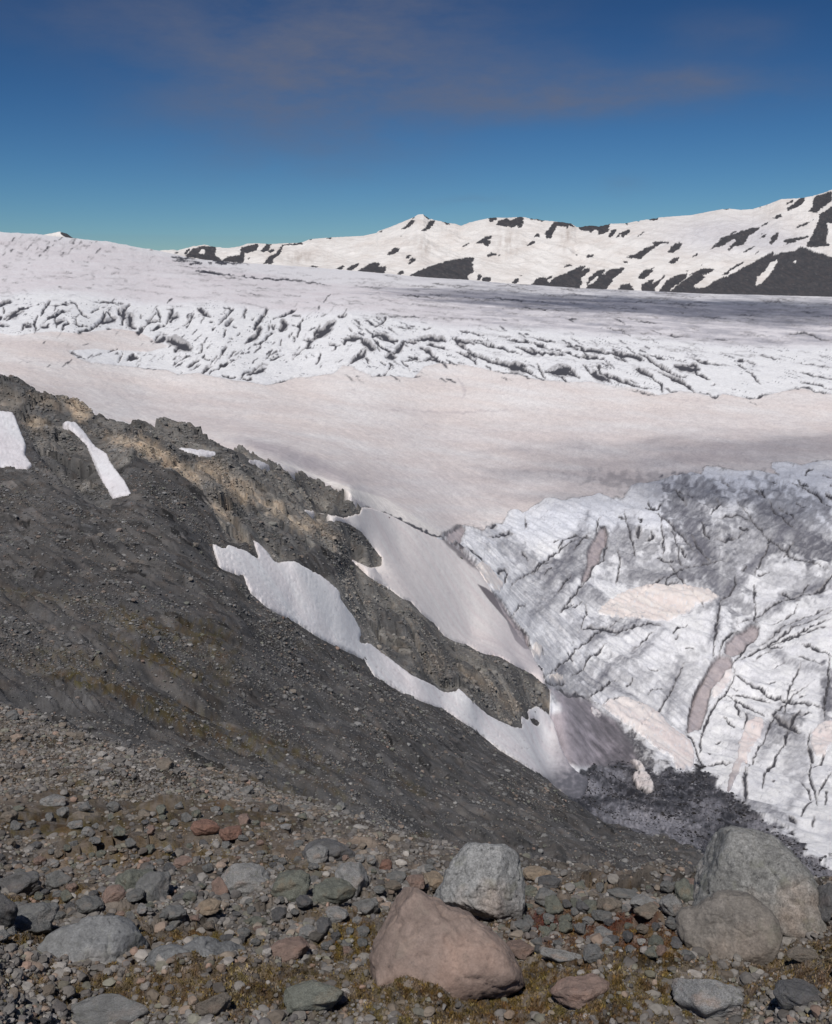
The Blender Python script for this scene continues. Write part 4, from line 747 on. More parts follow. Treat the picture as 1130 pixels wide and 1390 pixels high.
MI, nt, b = newmat('glacier_ice')
at = nt.nodes.new('ShaderNodeAttribute'); at.attribute_name = 'col'
co = nt.nodes.new('ShaderNodeTexCoord').outputs['Object']
n1 = nz(nt, .16, 7, .6, co, stretch=((1, .6, 1), (0, 0, .3))); n2 = nz(nt, 1.1, 6, .7, co)
n3 = nz(nt, .55, 3, .6, co, stretch=((1, .5, 1), (0, 0, -.7)))
f = math_(nt, 'MULTIPLY', ramp(nt, n1.outputs[0], .35, .65, .93, 1.05), math_(nt, 'MULTIPLY', ramp(nt, n2.outputs[0], .3, .7, .93, 1.06), ramp(nt, n3.outputs[0], .35, .65, .91, 1.06)))
nt.links.new(scalec(nt, at.outputs['Color'], f), b.inputs['Base Color'])
b.inputs['Roughness'].default_value = .62; b.inputs['Specular IOR Level'].default_value = .3
g = bump(nt, None, n1.outputs[0], .5, 1.6); g = bump(nt, None, n3.outputs[0], .3, .6, g); bump(nt, b, n2.outputs[0], .4, .35, g)

MS, nt, b = newmat('old_snow')
at = nt.nodes.new('ShaderNodeAttribute'); at.attribute_name = 'col'
co = nt.nodes.new('ShaderNodeTexCoord').outputs['Object']
n1 = nz(nt, .35, 6, .6, co, stretch=((1, .25, 1), (0, 0, -.62))); n2 = nz(nt, 1.6, 5, .65, co, stretch=((1, .4, 1), (0, 0, -.62)))
f = math_(nt, 'MULTIPLY', ramp(nt, n1.outputs[0], .35, .65, .95, 1.03), ramp(nt, n2.outputs[0], .3, .7, .95, 1.03))
nt.links.new(scalec(nt, at.outputs['Color'], f), b.inputs['Base Color'])
b.inputs['Roughness'].default_value = .6; b.inputs['Specular IOR Level'].default_value = .3
g = bump(nt, None, n1.outputs[0], .35, .5); bump(nt, b, n2.outputs[0], .35, .12, g)

# the slope goes on to both sides of the survey
def skirt(side):
    e = 0 if side < 0 else -1; nk = 48; rows = np.where(R[:, 0] < 420)[0]
    t = np.linspace(0, 1, nk)[None, :]; aa = az[e]+side*t*.75; Rk = R[rows]
    Xk = Rk*np.sin(aa); Yk = Rk*np.cos(aa); f_ = sst(0, .08, t)
    z0 = Z0[rows][:, [e]]; ze = ZG[rows][:, [e]]
    Zk = ze*(1-f_)+(z0+fbm(Xk/4, Yk/4, 4, 61)*.25*sst(3, 9, Rk)+fbm(Xk/30, Yk/30, 4, 1)*2.4*sst(30, 80, Rk))*f_
    cm = GCOL[rows][:, (slice(0, 60) if side < 0 else slice(-60, None))].mean(1)
    ck = mix(np.broadcast_to(cm[:, None, :], Xk.shape+(3,)), GCOL[rows][:, [e]]+0*Xk[..., None], 1-f_+0*Xk)*(1+.5*fbm(Xk/.4, Yk/.4, 4, 41)+.3*fbm(Xk/3, Yk/3, 3, 42))[..., None]
    if side > 0: Xk, Yk, Zk, ck = Xk, Yk, Zk, ck
    o = grid_mesh('hillside', Xk, Yk, Zk, np.ones((len(rows)-1, nk-1), bool), MG, ck)
    tag(o, 'moraine ground continuing beyond the %s edge of the picture' % ('left' if side < 0 else 'right'), 'hillside', kind='structure')
skirt(-1); skirt(1)
hc = cellany((S > -.8) & (RR < 420) | ((RR < 420) & (RR < 100)))
rockcell = (sst(.2, .7, rock) > .5)[:-1, :-1]
og = grid_mesh('hillside', X, Y, ZG, hc & ~rockcell, MG, GCOL)
tag(og, 'dark grey moraine hillside of scree, rubble and moss falling towards the glacier', 'hillside', kind='structure')
orr = grid_mesh('rock_ridge', X, Y, ZG, hc & rockcell, MG, GCOL)
tag(orr, 'brown and grey craggy bedrock ridge along the top and far side of the scree slope', 'rock ridge', kind='structure')
ic = cellany((S < .8) & (RR > 110))
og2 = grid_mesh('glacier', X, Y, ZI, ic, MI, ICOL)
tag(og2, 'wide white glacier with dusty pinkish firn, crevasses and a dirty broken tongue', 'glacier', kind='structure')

# ---- snow patches, each a sheet of its own lying in its hollow
SL = {
 'A': ('white snow patch cut off by the left edge of the picture, beside the ridge crags', .8, (.84, .84, .87), 'G'),
 'B': ('narrow slanting strip of white snow between the crags of the upper left ridge', .8, (.86, .86, .89), 'G'),
 'C': ('small thin sliver of snow just under the ridge crest, left of the tiny grey one', .7, (.84, .84, .87), 'G'),
 'K': ('tiny greyish snow sliver at the ridge crest, right of the thin white sliver', .5, (.7, .7, .73), 'G'),
 'D': ('long white snow couloir running down between the grey scree and the rock rib', 1.4, (.93, .92, .93), 'G'),
 'E': ('broad cream snowfield between the dark rock rib and the edge of the glacier', 1.6, (.92, .875, .85), 'G'),
 'P1': ('large oval patch of cream snow lying on the broken ice, biggest on the icefall', 1.6, (.90, .84, .80), 'I'),
 'P2': ('small oblong cream snow patch beside the brown channel in the ice', 1.4, (.88, .83, .82), 'I'),
 'P3': ('tongue shaped cream snow patch tapering down towards the black debris', 1.2, (.86, .79, .77), 'I'),
 'P4': ('rounded cream snow patch on the ice at the right edge of the picture', 1.4, (.88, .82, .80), 'I'),
 'P5': ('curving band of cream snow around the grey hollow at the glacier tongue', 1.6, (.86, .80, .78), 'I'),
 'P6': ('wedge of cream snow at the upper right edge of the snowfield against the ice', 1.8, (.89, .84, .80), 'I'),
 'P7': ('small round cream snow lump on the ice margin, upper of the two lumps', 2.2, (.86, .81, .77), 'I'),
 'P8': ('small cream snow lump at the ice margin by the tip of the rock rib', 2.2, (.84, .78, .72), 'I'),
 'P9': ('tiny white leaf shaped snow patch on the dark dirty snow of the tongue', 1.2, (.86, .82, .82), 'I'),
 'P10': ('lumpy cream snow remnant standing at the edge of the black debris', 2.2, (.84, .79, .77), 'I')}
for k, (lab, th, cc, on) in SL.items():
    Zb = ZG if on == 'G' else ZI
    
    rlo, rhi = (120, 380) if k in 'ABCDK' else (240, 620) if k == 'E' else (250, 900)
    if on == 'G': ok = (RR > rlo) & (RR < rhi) & (RR < (LIM if k != 'D' else 9e3))
    else: ok = (RR > np.where(AZ > .1, 262, rlo)) & (RR < rhi)
    U_, V_ = (U0, V0)
    m = samp(SN[k], U_, V_)
    m = np.where(ok, m+(.42 if on == 'G' else .75)*(edge_n*.6+.55*per(U0/2.3, V0/2.3, 92)*.6)*(m > .02), 0)
    s = np.clip(2*m-1, -1, 1)
    rnd = np.sqrt(np.clip(s, 0, 1))
    if k in 'ABCKDE':
        top = Z0+.06+dzl*.07+(rnd*th*.45 if k == 'E' else np.clip(s, 0, 1)*.5)+per(X/14, Y/14, 120)*.3*rnd-np.clip(-s, 0, 1)*3
    else:
        sm = Zb
        top = sm+rnd*th*.8+rnd*fbm(X/9, Y/9, 3, 121)*th*.25-np.clip(-s, 0, 1)*5-.3
    cells = cellany(s > -.75)
    if not cells.any(): print('EMPTY', k); continue
    h1 = np.where(cells.any(1))[0]; w1 = np.where(cells.any(0))[0]
    a0, a1, b0, b1 = h1[0], h1[-1]+2, w1[0], w1[-1]+2
    sl = (slice(a0, a1), slice(b0, b1))
    colr = np.empty(top[sl].shape+(3,), np.float32); colr[:] = C3(*cc)
    st = fbm(xs[sl]/7, ys[sl]/40, 4, 122, .6)
    colr = mix(colr, C3(cc[0]*.9, cc[1]*.82, cc[2]*.83), np.clip(.3+1.2*st, 0, 1)*.7)
    rim = 1-sst(.1, .95, s[sl]+.5*per(U_[sl]/6, V_[sl]/5, 124)+.35*per(U_[sl]/2.4, V_[sl]/2.2, 125))
    colr = mix(colr, C3(.50, .455, .45), rim*.25)
    if on == 'I': colr = mix(colr, ICOL[sl], np.clip(rim*1.1, 0, 1)*.85)
    if k in 'ABCKD': colr = mix(colr, C3(.30, .28, .28), np.clip(rim*.5+.9*(fbm(U_[sl]/5, V_[sl]/4, 4, 126, .65)-.22), 0, .6)*rim)
    colr = colr*(1+.05*fbm(U_[sl]/4, V_[sl]/3, 4, 127, .7))[..., None]
    if k == 'E':
        dd = samp(CHAN, U_[sl], V_[sl]); colr = mix(colr, C3(.20, .175, .185), np.clip(dd*1.05, 0, 1))  # shade of the moat put into the snowfield's colour
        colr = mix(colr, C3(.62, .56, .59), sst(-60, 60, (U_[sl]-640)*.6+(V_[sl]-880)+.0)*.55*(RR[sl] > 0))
    if k == 'D':
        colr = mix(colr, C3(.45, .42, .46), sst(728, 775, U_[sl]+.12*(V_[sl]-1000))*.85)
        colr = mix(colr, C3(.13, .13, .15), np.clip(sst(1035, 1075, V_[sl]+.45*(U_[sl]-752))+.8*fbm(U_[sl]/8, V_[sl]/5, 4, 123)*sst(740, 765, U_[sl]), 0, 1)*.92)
    if k == 'P3': colr = mix(colr, C3(.30, .27, .29), sst(1030, 1075, V_[sl])*np.clip(.7+st, 0, 1))
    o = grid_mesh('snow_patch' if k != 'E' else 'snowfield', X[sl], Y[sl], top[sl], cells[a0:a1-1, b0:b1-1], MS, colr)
    tag(o, lab, 'snow patch' if k != 'E' else 'snowfield')
# ================================================================ far mountains
def mountain(name, crest, base, az_pts, d0, d1, d2, lab, seed, amp, extra=None, nrow=230, step=.7):
    cu = np.array([c[0] for c in crest]); cv = np.array([c[1] for c in crest])
    u = np.arange(cu[0], cu[-1], step)
    vc = np.interp(u, cu, cv)+.5*fbm(u/4., u*0+seed, 3, seed)
    bu = np.array([c[0] for c in base]); bv = np.array([c[1] for c in base]); vb = np.interp(u, bu, bv)+5
    t = np.concatenate([np.linspace(0, 1, nrow), 1+np.linspace(.04, 1, 24)])
    a_c, k_c = ray(u, vc); a_b, k_b = ray(u, vb)
    r = np.where(t < 1, d0+(d1-d0)*t, d1+(d2-d1)*(t-1))
    tt = np.clip(t, 0, 1)[:, None]
    zb = d0*k_b[None, :]; zc = d1*k_c[None, :]
    prof = tt**1.05
    z = zb+(zc-zb)*prof
    z = np.where(t[:, None] > 1, zc-(t[:, None]-1)*(zc*.0+420), z)
    aa = np.broadcast_to(a_c[None, :], z.shape)
    Xm = r[:, None]*np.sin(aa); Ym = r[:, None]*np.cos(aa)
    env = np.sin(np.clip(t, 0, 1)*PI)[:, None]**.7*np.where(t[:, None] > 1, 0, 1)
    q = Xm/520+Ym/900
    z = z+env*amp*(ridge(q, Ym/2600+Xm/3000, 3, seed+1)*.9+fbm(Xm/160, Ym/160, 5, seed+2)*.55)
    z = z.astype(np.float32)
    Um, Vm = proj(Xm, Ym, z)
    rk = samp(MR, Um+fbm(Um/5, Vm/3, 4, seed+5, .7)*3.4, Vm+fbm(Um/5, Vm/3, 4, seed+6, .7)*2.2)
    if extra is not None: rk = extra(Um, Vm, t, rk)
    rk = sst(.28, .66, rk+.22*fbm((Um+Vm)/7, (Vm-Um*.5)/1.6, 4, seed+14, .65)*(rk > .04))
    rk = np.where(t[:, None] > 1.0, np.maximum(rk, .0), rk)
    sn = np.empty(z.shape+(3,), np.float32); sn[:] = C3(.86, .83, .80)
    dust = np.clip(.25+1.5*fbm(Um/38+Vm/60, Vm/14, 4, seed+7, .6), 0, 1)
    sn = mix(sn, C3(.68, .61, .56), dust*.55)
    gr = np.clip(np.exp(-((Um-985)/90)**2-((Vm-318)/26)**2)*1.2+np.exp(-((Um-1060)/40)**2-((Vm-330)/14)**2)*.6, 0, 1)  # grey cloud shade painted into the snow colour
    sn = mix(sn, C3(.58, .57, .62), gr*.6)
    bl = np.exp(-((Um-690)/16)**2-((Vm-330)/20)**2)+np.exp(-((Um-575)/16)**2-((Vm-335)/14)**2)+np.exp(-((Um-410)/22)**2-((Vm-350)/8)**2)+np.exp(-((Um-770)/10)**2-((Vm-325)/20)**2)
    sn = mix(sn, C3(.52, .46, .42), np.clip(bl*(.4+1.2*fbm(Um/8, Vm/20, 3, seed+9)), 0, .8))
    ro = np.empty(z.shape+(3,), np.float32); ro[:] = C3(.062, .064, .072)
    ro = mix(ro, C3(.092, .084, .088), np.clip(.3+1.5*fbm((Um+Vm*.8)/14, (Vm-Um*.5)/3, 5, seed+8, .65), 0, 1))
    ro = mix(ro, C3(.16, .155, .155), np.clip(1.6*fbm((Um+Vm)/9, (Vm-Um*.6)/1.8, 4, seed+15, .6)-.3, 0, .6))
    colm = mix(sn, ro, rk)
    z = z+(rk*(fbm(Xm/30, Ym/30, 3, seed+11)*7-2)).astype(np.float32)
    o = grid_mesh(name, Xm.astype(np.float32), Ym.astype(np.float32), z, np.ones((z.shape[0]-1, z.shape[1]-1), bool), MM, colm)
    return tag(o, lab, 'mountain', kind='structure')
MM, nt, b = newmat('mountain')
at = nt.nodes.new('ShaderNodeAttribute'); at.attribute_name = 'col'
co = nt.nodes.new('ShaderNodeTexCoord').outputs['Object']
n1 = nz(nt, .02, 8, .65, co); n2 = nz(nt, .004, 6, .6, co)
nt.links.new(scalec(nt, at.outputs['Color'], ramp(nt, n1.outputs[0], .3, .7, .93, 1.06)), b.inputs['Base Color'])
b.inputs['Roughness'].default_value = .85; b.inputs['Specular IOR Level'].default_value = .2
g = bump(nt, None, n2.outputs[0], .5, 60); bump(nt, b, n1.outputs[0], .45, 14, g)
BASE = [(100,345),(234,344),(254,349),(296,354),(331,357),(368,359.5),(424,363.5),(469,367),(530,372),(555,374.5),(637,380),(699,385.5),(722,386.5),(837,393),(899,396),(1022,400),(1130,403),(1440,410)]
mountain('mountain_range', MC, BASE, None, 5500, 7600, 9000, 'long snow covered mountain range with dark rock patches on the horizon', 200, 42)
mountain('mountain_peak', [(30,330),(40,323),(55,319.3),(64,317.5),(75,315.5),(83,313.6),(92,317),(100,322),(110,327),(118,334)], [(30,330),(60,330),(118,336)], None, 4700, 4900, 5150,
         'small far peak with one dark face showing over the ice at the left', 260, 3,
         lambda U, V, t, rk: np.maximum(sst(81, 84, U)*(V < 323.5)*(V > 0)*1.0*sst(0, 1, (U-83)*.9+6-(V-313)*1.2), 0), 60, .5)

# ================================================================ stones
def unit_ico(n):
    import bmesh
    bm = bmesh.new(); bmesh.ops.create_icosphere(bm, subdivisions=n, radius=1)
    v = np.array([x.co[:] for x in bm.verts]); f = np.array([[q.index for q in p.verts] for p in bm.faces]); bm.free(); return v, f
def noise3(p, s, k=1.0):
    return (per(p[:, 0]*k+p[:, 2]*.7*k, p[:, 1]*k-p[:, 2]*.4*k, s)+per(p[:, 1]*k+3, p[:, 2]*k+p[:, 0]*.5*k, s+1)+per(p[:, 2]*k-5, p[:, 0]*k+.3*p[:, 1]*k, s+2))/1.7
def cut(v, nrm, off, soft=.06):
    """facet a body: pull directions in to the planes, edges slightly rounded"""
    d = v@nrm.T
    rr = np.where(d > .05, off/np.maximum(d, .05), 9.)
    k = 1.6/soft
    m = -np.log(np.exp(-k*(rr)).sum(1)+np.exp(-k*1.0))/k
    return v*m[:, None]
def rock_shape(seed, n, planes=9, rough=.05, dims=(1, .85, .62), round_=.5):
    r = np.random.default_rng(seed); v, f = unit_ico(n)
    nr = r.normal(0, 1, (planes, 3)); nr /= np.linalg.norm(nr, axis=1)[:, None]
    off = r.uniform(.55+.25*round_, .92, planes)
    v = cut(v, nr, off, .035+.06*round_)
    v *= (1+rough*1.4*noise3(v, seed, 1.6)+rough*.7*noise3(v, seed+5, 4.)+(rough*.3*noise3(v, seed+9, 11.) if n > 3 else 0))[:, None]
    return v*np.array(dims), f
def stone_mat(name, speck, lich):
    m, nt, b = newmat(name)
    oi = nt.nodes.new('ShaderNodeObjectInfo'); co = nt.nodes.new('ShaderNodeTexCoord').outputs['Object']
    a = nz(nt, 2.2, 8, .65, co); c = nz(nt, 26, 4, .7, co); d = nz(nt, 7, 6, .6, co); w_ = nz(nt, 90, 2, .6, co)
    f = math_(nt, 'MULTIPLY', ramp(nt, a.outputs[0], .3, .7, .72, 1.3), ramp(nt, c.outputs[0], .32, .68, 1-speck, 1+speck))
    f = math_(nt, 'MULTIPLY', f, ramp(nt, w_.outputs[0], .3, .7, 1-speck*.7, 1+speck*.7))
    base = scalec(nt, oi.outputs['Color'], f)
    lm = ramp(nt, d.outputs[0], .56, .66); ln = math_(nt, 'MULTIPLY', lm, lich)
    base = mixc(nt, 'MIX', ln, base, (.20, .205, .16)) if lich else base
    bp = ramp(nt, nz(nt, 1.3, 5, .6, co).outputs[0], .52, .66, 0, .6 if speck > .3 else .3)
    base = mixc(nt, 'MULTIPLY', bp, base, (1.05, .80, .66))
    pit = ramp(nt, nz(nt, 34, 3, .7, co).outputs[0], .60, .68, 0, speck*1.6)
    base = mixc(nt, 'MIX', pit, base, (.03, .03, .032))
    dk = ramp(nt, nz(nt, 3.6, 8, .75, co).outputs[0], .58, .70, 0, .55*speck*2)
    base = mixc(nt, 'MIX', dk, base, (.035, .033, .033))
    nt.links.new(base, b.inputs['Base Color']); b.inputs['Roughness'].default_value = .88; b.inputs['Specular IOR Level'].default_value = .3
    g = bump(nt, None, a.outputs[0], .5, .06); g = bump(nt, None, d.outputs[0], .5, .025, g); bump(nt, b, c.outputs[0], .5, .008, g)
    return m
MSt = stone_mat('granite_boulder', .38, .45); MSb = stone_mat('sandy_boulder', .14, .12); MSr = stone_mat('weathered_boulder', .26, .3)

def column_hit(u, v, Zs=None):
    Zs = ZG if Zs is None else Zs
    a, k = ray(u, v); j = int(round((float(a)-az[0])/(az[1]-az[0]))); j = min(max(j, 0), NC-1)
    t = Zs[:, j]/R[:, 0]; i = np.argmax((t >= float(k)) & (R[:, 0] > 3.))
    return i, j, float(R[i, 0])
def ground_at(x, y):
    r = math.hypot(x, y); a = math.atan2(x, y); i = int(np.searchsorted(Ls, math.log(r))); j = int(round((a-az[0])/(az[1]-az[0])))
    return float(ZG[min(i, NR-1), min(max(j, 0), NC-1)])

# hero boulders: bodies fitted to the seen outline, as deep as they are wide
def hero(name, outline, dist, depth, colr, mat, lab, seed, nplanes, rough, fr=1.0, cat='boulder', extra_planes=(), lean=0):
    o = np.array(outline, float); cu, cv = o.mean(0)
    cu = (o[:, 0].min()+o[:, 0].max())/2; cv = (o[:, 1].min()+o[:, 1].max())/2
    a, k = ray(cu, cv); a, k = float(a), float(k)
    cen = np.array([dist*math.sin(a), dist*math.cos(a), dist*k])
    rng_ = np.linalg.norm(cen); fw = cen/rng_
    rt = np.array([fw[1], -fw[0], 0]); rt /= np.linalg.norm(rt); up = np.cross(rt, fw)
    dcam = cen[1]*CP-cen[2]*SP; m = dcam/F
    ox = (o[:, 0]-cu)*m; oy = -(o[:, 1]-cv)*m
    th = np.arctan2(oy, ox); rr = np.hypot(ox, oy); s = np.argsort(th); th = th[s]; rr = rr[s]
    th = np.concatenate([th-2*PI, th, th+2*PI]); rr = np.concatenate([rr]*3)
    v, f = unit_ico(6)
    R0 = rr.max(); dp = depth*R0
    # direction in frame (right, up, toward)
    A = np.arctan2(v[:, 1], v[:, 0]); rs = np.interp(A, th, rr)
    cphi = np.hypot(v[:, 0], v[:, 1])
    ex = 2.6
    rad = 1/(((cphi/rs)**ex+(np.abs(v[:, 2])/dp)**ex)**(1/ex))
    p = v*rad[:, None]
    r = np.random.default_rng(seed)
    # facets on the seen side and the back
    pl = list(extra_planes)
    for _ in range(nplanes):
        nn = r.normal(0, 1, 3); nn[2] = abs(nn[2])*1.6*(1 if r.random() < .7 else -1); nn /= np.linalg.norm(nn); pl.append((*nn, r.uniform(.72, .93)))
    for q in pl:
        nn = np.array(q[:3]); nn /= np.linalg.norm(nn)
        ext = (p@nn).max(); lim = ext*q[3]; dd = p@nn-lim
        over = np.where(dd > 0, dd-np.minimum(dd, .03*ext*(1-np.exp(-dd/(.03*ext)))), 0)
        p = p-over[:, None]*nn[None, :]
    q = p/R0
    nn = v
    crk = np.abs(noise3(q, seed+20, 2.6)); crk2 = np.abs(noise3(q, seed+23, 6.))
    disp = 1.4*rough*(-.9*np.exp(-(crk/.05)**2)-.45*np.exp(-(crk2/.07)**2)+noise3(q, seed, 2.2)*.9+noise3(q, seed+3, 5.)*.55+noise3(q, seed+6, 12.)*.28+noise3(q, seed+8, 28.)*.14)
    p = p+nn*(disp*R0)[:, None]
    wv = p[:, :1]*rt+p[:, 1:2]*up-p[:, 2:3]*fw
    wv[:, 2] *= 1
    ob = mesh_np(name, wv, f, mat, None, True, None, True)
    ob.location = cen; ob.color = (*colr, 1)
    tag(ob, lab, cat)
    return ob
hero('boulder', [(945,1225),(950,1182),(960,1158),(970,1142),(985,1133),(1005,1132),(1030,1136),(1060,1148),(1080,1163),(1098,1185),(1110,1215),(1122,1250),(1128,1275),(1112,1284),(1080,1283),(1040,1290),(980,1290),(950,1262)], 5.95, .6, (.225,.225,.218), MSt,
     'huge rounded grey granite boulder at the right, behind the smaller brown one', 301, 3, .03)
hero('boulder', [(918,1262),(926,1246),(945,1240),(962,1225),(978,1211),(1000,1207),(1025,1217),(1045,1232),(1057,1252),(1061,1275),(1054,1292),(1000,1310),(950,1302),(928,1288)], 5.1, .5, (.195,.178,.16), MSr,
     'smooth brownish boulder leaning in front of the huge rounded grey one', 302, 7, .02)
hero('boulder', [(588,1222),(600,1200),(610,1180),(624,1158),(634,1147),(650,1147),(668,1150),(690,1152),(703,1158),(707,1178),(713,1205),(712,1228),(704,1246),(690,1256),(672,1259),(650,1252),(620,1245)]  , 5.9, .7, (.265,.268,.268), MSt,
     'upright angular pale grey speckled boulder with a flat top, behind the sandy wedge', 303, 8, .033, extra_planes=[(-.45,.2,.87,.8),(.75,.1,.65,.74),(.1,-.3,.95,.86)])
hero('boulder', [(484,1335),(498,1298),(510,1266),(520,1238),(525,1217),(534,1206),(550,1208),(566,1210),(582,1222),(612,1236),(648,1252),(674,1270),(698,1298),(712,1330),(660,1348),(560,1350)], 4.75, .65, (.27,.208,.178), MSb,
     'sandy brown wedge shaped boulder with a pointed top in the near foreground', 304, 3, .024, extra_planes=[(-.6,.25,.76,.82),(.3,.6,.74,.86)])
hero('boulder', [(50,1300),(60,1270),(82,1256),(110,1252),(150,1252),(176,1262),(190,1280),(200,1300),(190,1325),(120,1335),(60,1325)], 5.2, .6, (.20,.205,.21), MSr,
     'flat pale grey boulder lying at the very bottom left, lower edge out of view', 305, 7, .03)
hero('boulder', [(180,1302),(205,1288),(250,1284),(300,1286),(330,1296),(345,1315),(300,1335),(220,1335)], 5.0, .6, (.17,.175,.18), MSr,
     'low grey boulder right of the flat pale one along the bottom of the picture', 306, 7, .03)

# smaller individual rocks: u, v, width, height (as surveyed), colour key, label
COLS = {'g': (.17,.172,.172), 'd': (.115,.115,.12), 'l': (.25,.25,.25), 'p': (.24,.175,.15), 'b': (.19,.165,.14), 'm': (.16,.168,.145), 'w': (.42,.42,.41), 'r': (.20,.12,.095), 'o': (.26,.21,.16)}
ROCKS = """
186 1196 50 42 m|rounded mossy grey rock, left half of a touching pair behind the flat pale boulder
212 1202 46 44 g|rounded blue grey rock, right half of a touching pair left of centre
330 1198 70 42 l|broad angular pale grey block on the rubble left of centre with a pinkish left side
300 1206 26 28 p|pinkish block wedged against the left side of the broad pale angular block
45 1245 72 40 g|large dark grey rock near the left edge above the flat pale boulder
6 1242 36 50 d|dark rock cut by the left edge beside the large dark grey rock
27 1201 62 32 d|dark grey slab at the left edge above the moss bank
79 1199 36 20 g|small grey rock right of the dark slab at the left edge
155 1213 30 20 p|small pinkish rock left of the touching rounded pair
281 1231 34 20 o|small tan rock below the broad angular pale block
279 1123 34 18 r|reddish brown rock lying on the slope, upper left of the reddish pair
314 1132 28 20 r|reddish brown rock lying on the slope, lower right of the reddish pair
121 1230 34 22 g|grey rock between the large dark rock and the rounded pair
72 1087 32 16 l|pale flat rock high on the left rubble slope
447 1152 66 38 d|large smooth dark grey rock on the slope above centre
428 1163 34 24 l|smooth oval light grey rock leaning on the large dark one
396 1200 62 40 m|pale greenish grey rock with lichen left of the twin pointed rocks
453 1212 52 30 m|mossy light grey rock, lower left of the twin pointed rocks
478 1193 50 42 l|pointed pale grey rock, upper right of the twin pointed rocks
460 1241 36 20 l|small pale rock beside the green moss left of the sandy wedge
497 1229 38 22 g|grey rock touching the left flank of the sandy wedge boulder
525 1174 20 19 r|small reddish stone above the sandy wedge boulder
394 1288 62 26 p|pinkish rounded rock at the bottom edge left of the green moss
541 1191 32 20 g|grey stone directly above the tip of the sandy wedge boulder
563 1197 26 22 p|pinkish stone just above the shoulder of the sandy wedge boulder
588 1197 28 22 o|tan stone touching the left foot of the upright angular boulder
707 1288 36 22 p|small pinkish rock at the right foot of the sandy wedge boulder
711 1260 28 17 g|small grey rock under the upright angular boulder
731 1186 36 20 o|tan rock just right of the upright angular boulder
742 1201 34 18 d|dark stone below the tan rock beside the upright angular boulder
741 1218 34 22 g|grey stone in the heap right of the upright angular boulder
752 1230 30 22 m|lichen covered stone low in the heap right of the upright boulder
845 1213 42 13 g|flat grey slab on the crest between the large boulders
827 1230 38 22 b|brownish rock under the flat slab on the crest
801 1232 30 20 m|greenish grey rock left of the brownish one on the crest
877 1227 40 22 l|pale rock right of the flat slab on the crest
914 1230 34 32 l|pale rock with black spots left of the huge rounded boulder
932 1211 34 34 m|pale greenish rock tucked behind the left side of the huge rounded boulder
879 1244 36 18 b|brown flat rock in front of the pale crest rock
762 1297 64 18 l|pale flat rock at the bottom edge right of the sandy wedge
871 1278 11 9 w|tiny white stone lying on the green moss
1122 1222 50 60 d|dark grey boulder at the right edge behind the huge rounded one
225 1039 28 16 b|brownish block on the far rubble of the left slope
16 971 20 15 g|grey block at the left edge on the upper rubble crest
76 1087 24 14 g|grey block beside the pale flat rock high on the left rubble
336 1074 20 13 g|grey block on the skyline of the rubble beside the scree
170 1012 16 10 d|dark block on the upper rubble skyline
105 1003 18 12 b|brown block in the upper left rubble
250 1170 24 14 p|pinkish stone in the middle of the left rubble
380 1243 26 16 d|dark angular stone beside the olive moss
235 1245 30 18 g|grey stone with flat top above the low bottom boulder
350 1250 30 18 m|mossy stone right of the low bottom boulder
660 1292 18 12 l|small pale stone in the red moss by the sandy wedge
985 1296 40 14 d|flat dark stone in front of the brownish boulder
1090 1296 40 16 b|flat brown stone at the foot of the huge rounded boulder
150 1372 110 40 g|large grey rock in the lowest row under the flat pale boulder
420 1352 90 44 m|greenish grey rock in the lowest row left of the sandy wedge
790 1345 70 36 p|pinkish rock in the lowest row right of the sandy wedge
960 1352 100 50 l|pale rock in the lowest row under the brownish boulder
1085 1350 60 34 d|dark rock in the lowest row at the right corner
290 1362 50 26 b|brown rock in the lowest row below the low grey boulder
182 1222 28 16 g|grey stone directly below the touching rounded pair
"""
VAR = []
for i in range(9):
    v, f = rock_shape(400+i, 5, 11+i % 5, .10, (1, .8+.1*(i % 3), .62+.06*(i % 4)), .0+.05*(i % 4))
    VAR.append((v, f))
VM = {}
def var_mesh(i, mat):
    if (i, mat.name) not in VM:
        me = bpy.data.meshes.new('rock'); v, f = VAR[i]
        me.vertices.add(len(v)); me.vertices.foreach_set('co', v.astype(np.float32).ravel()); me.loops.add(f.size)
        me.loops.foreach_set('vertex_index', f.astype(np.int32).ravel()); me.polygons.add(len(f)); me.polygons.foreach_set('loop_start', np.arange(len(f), dtype=np.int32)*3)
        me.polygons.foreach_set('use_smooth', np.ones(len(f), bool)); me.update(calc_edges=True); me.materials.append(mat); VM[(i, mat.name)] = me
    return VM[(i, mat.name)]
placed = []
def put_rock(name, u, v, wpx, hpx, ck, lab, cat, group=None, var=None, sinkf=.25):
    i, j, d = column_hit(u, v+hpx*.40)
    x, y = float(X[i, j]), float(Y[i, j]); z = float(ZG[i, j])
    m = (y*CP-z*SP)/F; w_ = wpx*m/2; h_ = hpx*m/2
    k = random.randrange(len(VAR)) if var is None else var
    mat = {'g': MSr, 'l': MSt, 'm': MSt}.get(ck, MSr if ck in 'db' else MSb)
    o = bpy.data.objects.new(name, var_mesh(k, mat)); scene.collection.objects.link(o)
    # height seen from above includes the depth: split it between height and depth
    a = math.atan2(x, y)
    sx = w_/.92; sy = min(w_*1.0, h_*1.25)/.8; sz = h_*1.02/.62
    o.scale = (sx, sy, sz); o.rotation_euler = (random.uniform(-.12, .12), random.uniform(-.12, .12), -a+random.choice([0, PI])+random.uniform(-.25, .25))
    o.location = (x, y, z+h_*.62)
    c = COLS[ck]; s = random.uniform(.88, 1.12); o.color = (c[0]*s, c[1]*s, c[2]*s, 1)
    tag(o, lab, cat, group); placed.append((u, v, max(wpx, hpx)*.5))
    return o
